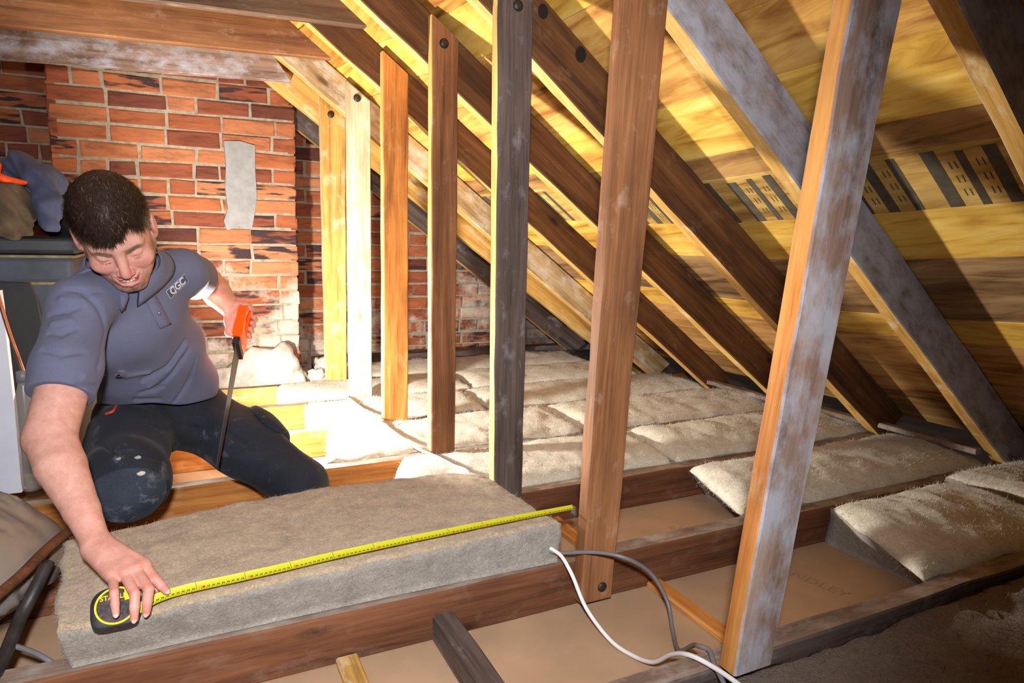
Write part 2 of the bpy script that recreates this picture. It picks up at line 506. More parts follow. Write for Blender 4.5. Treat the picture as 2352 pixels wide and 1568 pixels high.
M['lime'] = plain('pinkish_lime_rubble', srgb(206, 192, 180), 0.95, nscale=22, namt=0.3, bump=1.0, spec=0.1)

def brick_faces(planes, seed):
    """planes: (origin, xdir, width, height, normal, header_only) -> bricks as bevelled blocks with a tone each"""
    r = random.Random(seed)
    V, F, T = [], [], []
    for (o, xd, W, H, nd) in planes:
        o, xd, nd = Vector(o), Vector(xd), Vector(nd)
        zd = Vector((0, 0, 1))
        row, z = 0, 0.0
        while z < H-0.02:
            h = 0.0735 + r.uniform(-0.003, 0.003)
            x = -r.uniform(0, 0.02) - (0.11 if row % 2 else 0)
            while x < W:
                w = 0.215 if r.random() > 0.22 else 0.104
                w += r.uniform(-0.006, 0.006)
                x0, x1 = max(x, 0), min(x+w, W)
                if x1-x0 > 0.025:
                    z0, z1 = z+r.uniform(0.004, 0.008), min(z+h-r.uniform(0.004, 0.008), H)
                    pr = r.uniform(0.000, 0.007); b0 = len(V); iv = r.uniform(0.003, 0.007)
                    jt = lambda: r.uniform(-0.0042, 0.0042)
                    for (dd, ins) in ((-0.03, 0), (pr-0.004, 0), (pr, iv)):
                        for (xx, zz) in ((x0+ins, z0+ins), (x1-ins, z0+ins), (x1-ins, z1-ins), (x0+ins, z1-ins)):
                            V.append(o+xd*(xx+jt())+zd*(zz+jt())+nd*dd)
                    for a in (0, 4):
                        for k in range(4):
                            F.append((b0+a+k, b0+a+(k+1) % 4, b0+a+4+(k+1) % 4, b0+a+4+k))
                    F.append((b0+8, b0+9, b0+10, b0+11))
                    tn = (min(1, max(0, r.gauss(0.52, 0.24))), 1.0 if r.random() < 0.33 else 0.0, 0, 1)
                    T += [tn]*12
                x += w + r.uniform(0.009, 0.014)
            z += h; row += 1
    return V, F, T

def brick_wall(name, planes, core, seed):
    V, F, T = brick_faces(planes, seed)
    me = bpy.data.meshes.new(name)
    nb = len(V)
    mi = [0]*len(F)
    for (lo, hi) in core:
        b0 = len(V)
        for z in (lo[2], hi[2]):
            V += [Vector((lo[0], lo[1], z)), Vector((hi[0], lo[1], z)), Vector((hi[0], hi[1], z)), Vector((lo[0], hi[1], z))]
        F += [(b0+3, b0+2, b0+1, b0), (b0+4, b0+5, b0+6, b0+7)] + [(b0+k, b0+(k+1) % 4, b0+4+(k+1) % 4, b0+4+k) for k in range(4)]
        mi += [1]*6; T += [(0.5, 0, 0, 1)]*8
    me.from_pydata(V, [], F)
    ca = me.color_attributes.new('tone', 'FLOAT_COLOR', 'POINT')
    ca.data.foreach_set('color', np.array(T, dtype=np.float32).ravel())
    o = link(name, me, [M['brick'], M['mortar']])
    me.polygons.foreach_set('material_index', mi)
    bm = bmesh.new(); bm.from_mesh(me); bmesh.ops.recalc_face_normals(bm, faces=bm.faces); bm.to_mesh(me); bm.free()
    return o

CY, GY = 3.52, 3.84
chim = brick_wall('chimney_breast', [((-0.462, CY, -0.1), (1, 0, 0), 0.995, 2.45, (0, -1, 0)), ((0.533, CY, -0.1), (0, 1, 0), 0.32, 2.45, (1, 0, 0)),
                                     ((-0.462, GY, -0.1), (0, -1, 0), 0.32, 2.45, (-1, 0, 0))],
                  [((-0.459, CY+0.003, -0.1), (0.530, GY, 2.36))], 7)
tag(chim, 'orange red brick chimney breast with a grey cement patch', 'chimney', kind='structure')
gab = brick_wall('wall_back', [((-3.4, GY, -0.1), (1, 0, 0), 2.96, 2.4, (0, -1, 0)), ((0.53, GY, -0.1), (1, 0, 0), 1.75, 1.75, (0, -1, 0))],
                 [((-3.5, GY+0.003, -0.1), (2.5, GY+0.10, 2.4))], 12)
tag(gab, 'dark red brick gable wall behind the chimney breast', 'wall', kind='structure')
# cement patch on the chimney breast
pts = [(0.217, 1.108), (0.285, 1.112), (0.352, 1.098), (0.349, 0.98), (0.353, 0.86), (0.338, 0.77), (0.325, 0.705), (0.27, 0.718), (0.215, 0.70), (0.203, 0.742), (0.222, 0.80), (0.214, 0.9), (0.222, 1.0)]
bm = bmesh.new()
fv = [bm.verts.new((x, CY-0.014, z)) for x, z in pts]; bv = [bm.verts.new((x*1.0+(0.28-x)*-0.04, CY+0.01, z)) for x, z in pts]
bm.faces.new(fv)
for i in range(len(pts)): bm.faces.new((fv[i], fv[(i+1) % len(pts)], bv[(i+1) % len(pts)], bv[i]))
setp(bm_obj('cement_patch', bm, M['render']), chim)['label'] = 'pale grey cement patch'
# the fallen lime rubble at the foot of the chimney breast, one heap
def lump(bm, c, r, seed, sub=3, amp=0.3):
    q = bmesh.ops.create_icosphere(bm, subdivisions=sub, radius=1.0)
    for v in q['verts']:
        n = v.co.normalized()
        k = 1 + amp*mnoise.noise(n*1.7+Vector((seed, 0, 0))) + amp*0.5*mnoise.noise(n*4+Vector((seed, 3, 0)))
        v.co = Vector((c[0]+n.x*r[0]*k, c[1]+n.y*r[1]*k, c[2]+n.z*r[2]*k))
bm = bmesh.new()
for k, (c, r) in enumerate([((0.33, 3.47, 0.0), (0.13, 0.06, 0.14)), ((0.43, 3.46, -0.02), (0.10, 0.07, 0.17)), ((0.23, 3.48, -0.04), (0.12, 0.06, 0.10)), ((0.50, 3.45, -0.05), (0.06, 0.05, 0.09)), ((0.05, 3.49, -0.05), (0.16, 0.05, 0.09))]):
    lump(bm, c, r, k*3.3)
tag(bm_obj('lime_rubble', bm, M['lime'], None, True), 'heap of pinkish white lime rubble at the foot of the chimney breast', 'rubble', kind='stuff')
for k, (c, r) in enumerate([((0.60, 3.40, -0.005), (0.045, 0.03, 0.035)), ((0.66, 3.55, 0.02), (0.05, 0.04, 0.05)), ((1.72, 3.53, 0.05), (0.07, 0.05, 0.05))]):
    bm = bmesh.new(); lump(bm, c, r, 20+k*5.1, 3, 0.5)
    tag(bm_obj('stone', bm, M['lime'], None, True), ['pale stone lying between the chimney breast and the farthest post', 'stone in the shadow beside the chimney breast', 'grey stone lodged under the far rafters by the eaves'][k], 'stone', 'loose stones by the gable')

# ------------------------------------------------------------------ posts
PT = 0.038
posts = [  # xl, xr at z=0 ; xl, xr at z=1.05 ; front y ; bottom z ; material ; label
    (0.765, 0.846, 0.897, 1.001, TY[0]-0.040, 0.008, 'wood_grey', 'leaning post mottled with grey dust, nearest of the row'),
    (0.741, 0.822, 0.776, 0.880, TY[1]-PT, -0.077, 'wood_brown', 'warm brown post bolted to the joist beside the slab\'s end'),
    (0.717, 0.800, 0.706, 0.798, TY[2]-PT, -0.05, 'wood_dark', 'dark grey brown post rising behind the measured slab'),
    (0.683, 0.763, 0.681, 0.7635, TY[3]-PT, 0.0, 'wood_brown', 'saw-marked brown post with a bolt high on its face'),
    (0.650, 0.741, 0.6535, 0.7435, TY[4]-PT, 0.0, 'wood_orange', 'orange ochre post, fifth from the camera'),
    (0.617, 0.709, 0.619, 0.711, TY[5]-PT, -0.02, 'wood_pale', 'pale whitish sawn post, second from the chimney breast'),
    (0.594, 0.690, 0.590, 0.698, TY[6]-PT, -0.02, 'wood_ochre', 'blotchy yellow post nearest the chimney breast')]
post_objs = []
ps = ['wood_orange', 'wood_brown', 'wood_lit_edge', 'wood_lit_edge', 'wood_lit_edge', 'wood_pale', 'wood_pale']   # lamplight painted onto the left-hand edges as brighter wood
for i, (a0, b0, a1, b1, y, zb, m, lb) in enumerate(posts):
    ex = lambda p, q, z: p+(q-p)*z/1.05
    def top(p, q):
        x = p
        for _ in range(8): x = ex(p, q, min(roof_z(x, y+0.02)-0.025, 1.6))
        return (x, roof_z(x, y+0.02)-0.025)
    (xl, zl), (xr, zr) = top(a0, a1), top(b0, b1)
    A = [(ex(a0, a1, zb), y, zb), (ex(b0, b1, zb), y, zb), (ex(b0, b1, zb), y+PT, zb), (ex(a0, a1, zb), y+PT, zb)]
    B = [(xl, y, zl), (xr, y, zr), (xr, y+PT, zr), (xl, y+PT, zl)]
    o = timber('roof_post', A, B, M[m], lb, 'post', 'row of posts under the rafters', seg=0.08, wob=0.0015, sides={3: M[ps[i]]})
    post_objs.append(o)
def bolt(p, parent, r=0.011):
    bm = bmesh.new()
    q = bmesh.ops.create_icosphere(bm, subdivisions=3, radius=r)
    for v in q['verts']: v.co = Vector((v.co.x, v.co.y*0.45, v.co.z))+Vector(p)
    return setp(bm_obj('bolt', bm, M['bolt'], None, True), parent)
bolt((0.790, TY[1]-PT-0.001, -0.048), post_objs[1], 0.011)
bolt((0.755, TY[2]-PT-0.001, 1.238), post_objs[2], 0.013)
bolt((0.717, TY[3]-PT-0.001, 1.241), post_objs[3], 0.014)
bolt((0.659, TY[5]-PT-0.001, 1.220), post_objs[5], 0.015)
bolt((0.636, TY[6]-PT-0.001, 1.214), post_objs[6], 0.015)

# ------------------------------------------------------------------ collar beams at the upper left
for (y, xr, zr, sl, m, hgt, lb) in ((TY[4]-0.043, 0.600, 1.376, 0.036, 'wood_umber', 0.115, 'dark brown collar beam along the picture\'s top edge'),
                              (TY[5]-0.043, 0.563, 1.352, 0.03, 'wood_brown', 0.125, 'warm brown collar beam, middle of the three'),
                              (TY[6]-0.043, 0.47, 1.332, 0.036, 'wood_grey', 0.14, 'greyish collar beam just in front of the chimney breast')):
    xl = -1.95; zl = zr - sl*(xr-xl)
    A = [(xl, y, zl), (xl, y+0.042, zl), (xl, y+0.042, zl+hgt), (xl, y, zl+hgt)]
    B = [(xr, y, zr), (xr, y+0.042, zr), (xr-0.10, y+0.042, zr+hgt), (xr-0.10, y, zr+hgt)]
    timber('collar_beam', A, B, M[m], lb, 'beam', 'collar beams across the roof', seg=0.12, wob=0.002)

# ------------------------------------------------------------------ small timbers
bar('eaves_batten', (2.272, 1.230, 0.036), (2.308, 1.574, 0.055), M['wood_top'], 1, label='pinkish batten at the eaves left of the grey rafter\'s foot', cat='batten', group='eaves battens')
bar('eaves_batten', (2.255, 1.634, 0.036), (2.291, 1.974, 0.055), M['wood_top'], 1, label='pinkish batten at the eaves behind the leaning post', cat='batten', group='eaves battens')
bar('eaves_batten', (2.202, 2.036, 0.036), (2.238, 2.398, 0.055), M['wood_top'], 1, label='pinkish batten at the eaves, farthest of the three', cat='batten', group='eaves battens')
bar('noggin', (0.418, 0.816, -0.1), (0.462, 1.175, -0.045), M['wood_dark'], 1, label='dark noggin between the two nearest joists', cat='timber')
bar('flat_batten', (0.229, 0.816, -0.1), (0.270, 1.175, -0.085), M['wood_ochre'], 1, label='pale batten lying flat left of the dark noggin', cat='batten', group='flat battens on the plasterboard')
bar('flat_batten', (0.940, 0.816, -0.1), (0.980, 1.175, -0.086), M['wood_orange'], 1, label='orange batten lying flat beside the leaning post', cat='batten', group='flat battens on the plasterboard')
bar('flat_batten', (0.895, 1.226, -0.1), (0.94, 1.578, -0.084), M['wood_orange'], 1, label='orange batten lying flat beyond the slab\'s right end', cat='batten', group='flat battens on the plasterboard')
bar('flat_batten', (0.265, 2.03, -0.07), (0.305, 2.40, -0.05), M['wood_pale'], 1, label='white lit batten behind the man\'s knee', cat='batten', group='flat battens on the plasterboard')
bar('flat_batten', (0.23, 2.452, -0.07), (0.27, 2.79, -0.05), M['wood_pale'], 1, label='white lit batten between the two bright joists', cat='batten', group='flat battens on the plasterboard')
# ------------------------------------------------------------------ sheep's wool insulation
def wool(name, dark, mid, light, sc=1.0):
    t = NT(name)
    v = t.coord()
    n1 = t.noise(v, 22*sc, 8, 0.75, 0.4)
    n2 = t.noise(v, 160*sc, 4, 0.7, 1.2)
    col = t.ramp(n1, [(0.3, dark), (0.52, mid), (0.72, light)])
    col = t.mix(0.5, col, t.ramp(n2, [(0.3, dark), (0.7, light)]))
    t.l(col, t.b.inputs['Base Color']); t.b.inputs['Roughness'].default_value = 0.95
    t.b.inputs['Specular IOR Level'].default_value = 0.05
    t.b.inputs['Sheen Weight'].default_value = 0.25
    t.bump(n2, 0.8, 0.004)
    return t.m
M['wool_cream'] = wool('cream_wool_fibre', srgb(158, 146, 124), srgb(212, 203, 184), srgb(236, 230, 216))
M['wool_tan'] = wool('tan_wool_fibre', srgb(122, 102, 78), srgb(178, 154, 124), srgb(204, 182, 152))
M['wool_shade_grey'] = wool('shade_grey_cut_fibre', srgb(108, 100, 90), srgb(156, 146, 134), srgb(184, 174, 162))  # shade and the cool flash tint painted into the cut sides
M['wool_brown'] = wool('brown_wool_fibre', srgb(66, 50, 36), srgb(102, 80, 58), srgb(130, 106, 80))

def strands(name, P, N, n, length, width, mat, parent, seed, lean=(0.6, 0.3, 0.1), jitter=0.8):
    """n loose fibres standing on random places of the surface samples P with normals N"""
    r = np.random.default_rng(seed)
    idx = r.integers(0, len(P), n)
    p = P[idx] + r.normal(0, 0.004, (n, 3)); nn = N[idx]
    p = p - nn*(np.sum((p-P[idx])*nn, 1, keepdims=True))
    d = nn*r.uniform(0.15, 0.9, (n, 1)) + np.array(lean)*r.uniform(-0.2, 1.0, (n, 1)) + r.normal(0, jitter*0.5, (n, 3))
    d /= np.linalg.norm(d, axis=1, keepdims=True)+1e-9
    L = length*r.uniform(0.3, 1.2, (n, 1))
    s = np.cross(d, r.normal(0, 1, (n, 3))); s /= np.linalg.norm(s, axis=1, keepdims=True)+1e-9
    bend = r.normal(0, 0.35, (n, 3))
    m = p + d*L*0.5
    e = p + (d + bend)*L*0.95
    V = np.stack([p-s*width-nn*0.002, p+s*width-nn*0.002, m+s*width*0.8, m-s*width*0.8, e], 1).reshape(-1, 3)
    b = (np.arange(n)*5)[:, None]
    F = [tuple(x) for x in (b+np.array([[0, 1, 2, 3]])).tolist()] + [tuple(x) for x in (b+np.array([[3, 2, 4]])).tolist()]
    o = np_obj(name, V, F, mat, None, True)
    o['kind'] = 'stuff'
    return setp(o, parent)

def batt(corners, zb, zt, label, seed, mats, group='sheep\'s wool batts between the joists', puff=0.02, amp=0.0075, fuzz=4500, flen=0.011, nx=60, ny=16, tops=None, lean=(0.25, -0.5, 0.1), name='insulation_batt', bot=None, rnd=0.018):
    """corners: plan of the top, counter-clockwise from front left; bot: plan of the underside"""
    c = [Vector((p[0], p[1], 0)) for p in corners]
    b = [Vector((p[0], p[1], 0)) for p in (bot or corners)]
    def bl(q, s, t): return q[0].lerp(q[1], s).lerp(q[3].lerp(q[2], s), t)
    nrm = lambda p, sc, k: mnoise.noise(Vector((p.x*sc+seed*7.1, p.y*sc+k, seed*1.3)))
    Lx = (c[1]-c[0]).length; Ly = (c[3]-c[0]).length
    def topz(s, t, p):
        e = min(s*Lx, (1-s)*Lx, t*Ly, (1-t)*Ly)
        rr = max(0, 1-e/rnd)
        z = zt if tops is None else tops(s, t)
        return z + puff*math.sin(math.pi*min(1, max(0, t)))**0.6*min(1, e/0.05) + amp*(nrm(p, 9, 0)+0.55*nrm(p, 24, 5)+0.35*nrm(p, 60, 9)) - rnd*0.6*(1-math.sqrt(max(0, 1-rr*rr)))
    V, F, MI = [], [], []
    for j in range(ny+1):
        for i in range(nx+1):
            s, t = i/nx, j/ny
            p = bl(c, s, t)
            ed = (i in (0, nx)) + (j in (0, ny))
            q = p + Vector((nrm(p, 14, 31), nrm(p, 14, 47), 0))*0.008*(1 if ed else 0.3)
            V.append(Vector((q.x, q.y, topz(s, t, p))))
    for j in range(ny):
        for i in range(nx):
            a = j*(nx+1)+i
            F.append((a, a+1, a+nx+2, a+nx+1)); MI.append(0)
    rim = [(i, 0) for i in range(nx)] + [(nx, j) for j in range(ny)] + [(i, ny) for i in range(nx, 0, -1)] + [(0, j) for j in range(ny, 0, -1)]
    nl = 5
    prev = [j*(nx+1)+i for i, j in rim]
    for k in range(1, nl+1):
        cur = []
        for (i, j), a0 in zip(rim, [jj*(nx+1)+ii for ii, jj in rim]):
            s, t = i/nx, j/ny
            pb = bl(b, s, t); tp = V[a0]
            f = k/nl
            q = tp.lerp(Vector((pb.x, pb.y, zb)), f)
            if k < nl:
                q += Vector((nrm(Vector((q.x, q.y+q.z, 0)), 22, 61), nrm(Vector((q.x+q.z, q.y, 0)), 22, 77), 0))*0.006
            cur.append(len(V)); V.append(q)
        for m in range(len(rim)):
            m2 = (m+1) % len(rim)
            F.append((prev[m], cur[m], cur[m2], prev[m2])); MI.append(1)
        prev = cur
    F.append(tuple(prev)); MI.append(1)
    cen = sum(V[:(nx+1)*(ny+1)], Vector())/((nx+1)*(ny+1))
    o = np_obj(name, V, F, mats, None, True, MI)
    tag(o, label, 'insulation', group)
    if fuzz:
        me = o.data
        nt = (nx+1)*(ny+1)
        co = np.empty(len(me.vertices)*3, dtype=np.float32); me.vertices.foreach_get('co', co); co = co.reshape(-1, 3)
        no = np.empty(len(me.vertices)*3, dtype=np.float32); me.vertex_normals.foreach_get('vector', no); no = no.reshape(-1, 3)
        ns = len(rim)*3
        strands('loose_fibres', co[:nt+ns], no[:nt+ns], fuzz, flen, 0.0004, mats[0], o, seed, lean)
    return o

WC = [M['wool_cream'], M['wool_shade_grey']]
def bay(k): return TY[k]+JT+0.002, (TY[k+1]-0.002 if k < 6 else 3.59)
y0, y1 = bay(0)
batt([(1.385, y0, 0), (2.02, y0, 0), (2.02, y1, 0), (1.535, y1, 0)], -0.1, 0.006, 'cream batt with a long dark cut end, right of the leaning post', 1, WC, puff=0.022, bot=[(1.535, y0, 0), (2.02, y0, 0), (2.02, y1, 0), (1.53, y1, 0)])
batt([(2.03, y0, 0), (2.40, y0, 0), (2.40, y1, 0), (2.03, y1, 0)], -0.1, 0.03, 'short pale batt at the picture\'s right edge by the near eaves', 2, WC, puff=0.02)
y0, y1 = bay(1)
batt([(1.275, y0, 0), (2.34, y0, 0), (2.34, y1, 0), (1.39, y1, 0)], -0.1, 0.006, 'cream batt with a bright cut end, directly behind the leaning post', 3, WC, puff=0.03, bot=[(1.425, y0, 0), (2.34, y0, 0), (2.34, y1, 0), (1.47, y1, 0)])
y0, y1 = bay(2)
batt([(0.44, y0, 0), (1.385, y0, 0), (1.435, y1, 0), (0.60, y1, 0)], -0.1, 0.01, 'cream batt running behind the dark grey post and the warm brown post', 4, WC, puff=0.02)
batt([(1.395, y0, 0), (2.35, y0, 0), (2.35, y1, 0), (1.445, y1, 0)], -0.1, 0.012, 'cream batt in the middle bay reaching the eaves', 5, WC, puff=0.025)
y0, y1 = bay(3)
batt([(0.38, y0, 0), (1.30, y0, 0), (1.32, y1, 0), (0.455, y1, 0)], -0.1, 0.012, 'dazzling white lit batt nearest behind the man', 6, WC, puff=0.018)
batt([(1.31, y0, 0), (2.3, y0, 0), (2.3, y1, 0), (1.33, y1, 0)], -0.1, 0.012, 'cream batt beyond the gap in line with the dazzling batt', 7, WC, puff=0.025)
y0, y1 = bay(4)
batt([(0.39, y0, 0), (1.10, y0, 0), (1.12, y1, 0), (0.44, y1, 0)], -0.1, 0.012, 'bright batt between the ochre post and the whitish post', 8, WC, puff=0.018, nx=40)
batt([(1.11, y0, 0), (2.25, y0, 0), (2.25, y1, 0), (1.13, y1, 0)], -0.1, 0.014, 'long cream batt under the pale mottled rafter', 9, WC, puff=0.02)
y0, y1 = bay(5)
batt([(0.34, y0, 0), (1.2, y0, 0), (1.2, y1, 0), (0.38, y1, 0)], -0.1, 0.012, 'batt at the feet of the two posts nearest the chimney breast', 10, WC, puff=0.018, nx=40, fuzz=1500)
batt([(1.21, y0, 0), (2.15, y0, 0), (2.15, y1, 0), (1.21, y1, 0)], -0.1, 0.016, 'greyish cream batt in the far corner before the last bay', 11, WC, puff=0.02, nx=40, fuzz=1500)
y0, y1 = bay(6)
batt([(0.72, y0, 0), (2.1, y0, 0), (2.1, y1, 0), (0.72, y1, 0)], -0.1, 0.012, 'farthest batt along the dark plate of the gable', 12, WC, puff=0.02, nx=50, fuzz=1500)
# big brown batt in front of the nearest joist
batt([(0.30, 0.10, 0), (2.45, 0.10, 0), (2.45, 0.772, 0), (0.30, 0.757, 0)], -0.1, -0.018, 'dark brown batt filling the picture\'s lower right corner', 13, [M['wool_brown'], M['wool_brown']],
     puff=0.012, amp=0.012, fuzz=9000, flen=0.016, nx=110, ny=36)

# the slab being measured, lying on two joists
sl_top = [(-0.192, 1.137, 0), (0.703, 1.182, 0), (0.668, 1.545, 0), (-0.222, 1.475, 0)]
def slab_plan():
    return sl_top
slab = batt(slab_plan(), 0.002, 0.098, 'thick tan wool slab being measured, lying in front of the man', 21, [M['wool_tan'], M['wool_shade_grey']], group=None,
            puff=0.004, amp=0.006, fuzz=0, nx=150, ny=60, name='insulation_slab', rnd=0.010,
            bot=[(-0.180, 1.186, 0), (0.707, 1.19, 0), (0.675, 1.545, 0), (-0.212, 1.482, 0)])
# its far edge bulges towards the man
me = slab.data
for v in me.vertices:
    s = (v.co.x+0.17)/0.84
    w = max(0, (v.co.y-1.14)/0.38)
    v.co.y += 0.058*max(0, math.sin(math.pi*min(1, max(0, s))))**0.8*w
    d = (v.co.x-0.668)
    if v.co.y > 1.48 and d > -0.06:
        v.co.y -= (d+0.06)*0.6*((v.co.y-1.48)/0.09)
me.update()
co = np.empty(len(me.vertices)*3, dtype=np.float32); me.vertices.foreach_get('co', co); co = co.reshape(-1, 3)
no = np.empty(len(me.vertices)*3, dtype=np.float32); me.vertex_normals.foreach_get('vector', no); no = no.reshape(-1, 3)
nt = 151*61
strands('loose_fibres', co[:nt], no[:nt], 16000, 0.007, 0.0002, M['wool_tan'], slab, 31, (0.3, -0.2, 0), 1.1)
strands('cut_edge_fibres', co[nt:nt+422*4], no[nt:nt+422*4], 9000, 0.006, 0.0002, M['wool_shade_grey'], slab, 32, (0.2, 0, 0), 1.2)

# ------------------------------------------------------------------ tape measure
M['tape_black'] = plain('black_rubber_case', srgb(42, 42, 44), 0.5, nscale=80, namt=0.2)
M['tape_yellow'] = plain('yellow_tape_paint', srgb(186, 184, 34), 0.5)
M['case_yellow'] = plain('yellow_case_ring', srgb(230, 190, 20), 0.4)
M['tape_disc'] = plain('scuffed_dark_label', srgb(58, 46, 44), 0.5, nscale=140, namt=0.9)
M['ink'] = plain('black_print', srgb(24, 24, 20), 0.6)
M['ink_red'] = plain('red_print', srgb(200, 60, 30), 0.6)
M['steel'] = plain('worn_steel', srgb(150, 150, 150), 0.35, 0.9)
tp = thing('tape_measure', (-0.111, 1.150, 0.098), 'black and yellow tape measure under the man\'s hand, blade pulled along the slab', 'tape measure')
tN = Vector((0.05, -0.70, 0.71)).normalized(); tX = Vector((0.985, 0.06, -0.02)); tX = (tX-tN*tX.dot(tN)).normalized(); tY = tN.cross(tX)
tC = Vector((-0.111, 1.147, 0.113))
TM = Matrix(((tX.x, tY.x, tN.x, tC.x), (tX.y, tY.y, tN.y, tC.y), (tX.z, tY.z, tN.z, tC.z), (0, 0, 0, 1)))
# case outline: round with a squared foot at the blade's corner
out = []
for k in range(48):
    a = 2*math.pi*k/48
    x, y = math.cos(a), math.sin(a)
    pw = 2.6 if y > 0 else 4.5
    r = (abs(x)**pw+abs(y)**pw)**(-1/pw)
    out.append((x*r*0.0345, y*r*0.0315))
bm = bmesh.new()
rings = []
for z, sc in ((-0.030, 0.93), (-0.027, 1.0), (-0.003, 1.0), (0.0, 0.94)):
    rings.append([bm.verts.new(TM @ Vector((x*sc, y*sc, z))) for x, y in out])
for a, b in zip(rings[:-1], rings[1:]):
    for k in range(48): bm.faces.new((a[k], a[(k+1) % 48], b[(k+1) % 48], b[k]))
bm.faces.new(rings[-1]); bm.faces.new(rings[0][::-1])
setp(bm_obj('case', bm, M['tape_black'], None, True), tp)
def disc(name, r0, r1, z0, z1, mat, sy=1.0):
    bm = bmesh.new(); n = 56
    def ring(r, z): return [bm.verts.new(TM @ Vector((r*math.cos(2*math.pi*k/n), r*sy*math.sin(2*math.pi*k/n), z))) for k in range(n)]
    rr = [ring(r1, z0), ring(r1, z1), ring(r0, z1)] if r0 > 0 else [ring(r1, z0), ring(r1, z1)]
    for a, b in zip(rr[:-1], rr[1:]):
        for k in range(n): bm.faces.new((a[k], a[(k+1) % n], b[(k+1) % n], b[k]))
    if r0 <= 0: bm.faces.new(rr[-1])
    return setp(bm_obj(name, bm, mat, None, False), tp)
disc('label_disc', 0, 0.0275, -0.001, 0.0012, M['tape_disc'])['label'] = 'scuffed dark label with yellow lettering'
disc('yellow_ring', 0.0262, 0.0290, -0.001, 0.0022, M['case_yellow'])['label'] = 'yellow ring'
text_mesh('lettering', 'STANLEY', 0.0105, M['case_yellow'], TM @ Matrix.Translation((0.0, 0.0135, 0.0016)), tp, 0.0002, bold=0.0002)
bm = bmesh.new()
box_bm(bm, (0.012, 0.006, -0.024), (0.0325, 0.0275, 0.0014))
for v in bm.verts: v.co = TM @ v.co
setp(bm_obj('lock_button', bm, M['case_yellow']), tp)['label'] = 'yellow lock button'
# the blade: a thin curved strip along the slab's front edge
bp = [(-0.080, 1.138, 0.101), (-0.055, 1.148, 0.108), (-0.012, 1.153, 0.112), (0.064, 1.159, 0.112), (0.14, 1.166, 0.112), (0.224, 1.175, 0.1125), (0.33, 1.182, 0.113), (0.425, 1.185, 0.114), (0.55, 1.193, 0.113), (0.66, 1.20, 0.111), (0.755, 1.208, 0.108)]
B = [Vector(p) for p in bp]
Q = []
ext = [B[0]*2-B[1]] + B + [B[-1]*2-B[-2]]
for i in range(1, len(ext)-2):
    for k in range(12):
        t = k/12; a, b, c, d = ext[i-1:i+3]
        Q.append(0.5*((2*b)+(c-a)*t+(2*a-5*b+4*c-d)*t*t+(3*b-a-3*c+d)*t**3))
Q.append(B[-1])
cum = [0.0]
for a, b in zip(Q[:-1], Q[1:]): cum.append(cum[-1]+(b-a).length)
def blade_at(s):
    i = min(len(Q)-2, max(0, int(np.searchsorted(cum, s)-1)))
    f = (s-cum[i])/(cum[i+1]-cum[i])
    return Q[i].lerp(Q[i+1], f), (Q[i+1]-Q[i]).normalized()
def blade_pt(s, w, dz=0.0):
    p, t = blade_at(s)
    tilt = 0.55 - 0.35*s/cum[-1]
    side = Vector((-t.y, t.x, 0)).normalized()
    wd = (side*math.cos(tilt)+Vector((0, 0, 1))*math.sin(tilt))
    n = t.cross(wd)
    return p + wd*w + n*(dz - 0.0022*(1-(w/0.0085)**2) + 0.0022) + Vector((0, 0, 0.003))
def blade_patch(bm, s0, s1, w0, w1, dz, ns=1, nw=1):
    g = [[bm.verts.new(blade_pt(s0+(s1-s0)*i/ns, w0+(w1-w0)*j/nw, dz)) for j in range(nw+1)] for i in range(ns+1)]
    for i in range(ns):
        for j in range(nw): bm.faces.new((g[i][j], g[i+1][j], g[i+1][j+1], g[i][j+1]))
bm = bmesh.new()
blade_patch(bm, 0, cum[-1], -0.0085, 0.0085, 0.0, 150, 8)
bl = setp(bm_obj('blade', bm, M['tape_yellow'], None, True), tp); bl['label'] = 'yellow steel blade with black ticks and red figures'
bm = bmesh.new(); bm2 = bmesh.new()
pitch_s = 0.00755
k = int((cum[-1]-0.012)/pitch_s)
while k > 0:                                       # k: the figure counted from the hook end
    s = cum[-1]-k*pitch_s
    blade_patch(bm, s, s+0.0006, -0.0082, 0.008 if k % 10 == 0 else -0.0045, 0.0003)
    blade_patch(bm, s+pitch_s*0.5, s+pitch_s*0.5+0.0004, -0.0082, -0.0060, 0.0003)
    if k % 10:
        for q in range(2):                         # small printed figure, two strokes
            a = s+0.0018+q*0.0022
            blade_patch(bm, a, a+0.0013, -0.0040, -0.0008, 0.00035)
    else:
        o_ = text_mesh('figure', str(k), 0.0075, M['ink_red'], Matrix.Identity(4))
        vs_ = [bm2.verts.new(blade_pt(s+0.0085+v.co.x, -0.0026+v.co.y, 0.00045)) for v in o_.data.vertices]
        for p_ in o_.data.polygons:
            if p_.normal.z > 0.5: bm2.faces.new([vs_[i] for i in p_.vertices])
        bpy.data.objects.remove(o_)
    k -= 1
setp(bm_obj('black_ticks', bm, M['ink']), bl); setp(bm_obj('red_lettering', bm2, M['ink_red']), bl)
bm = bmesh.new()
e, t = blade_at(cum[-1])
box_bm(bm, (e.x-0.002, e.y-0.009, e.z-0.012), (e.x+0.001, e.y+0.009, e.z+0.006))
setp(bm_obj('end_hook', bm, M['steel']), tp)

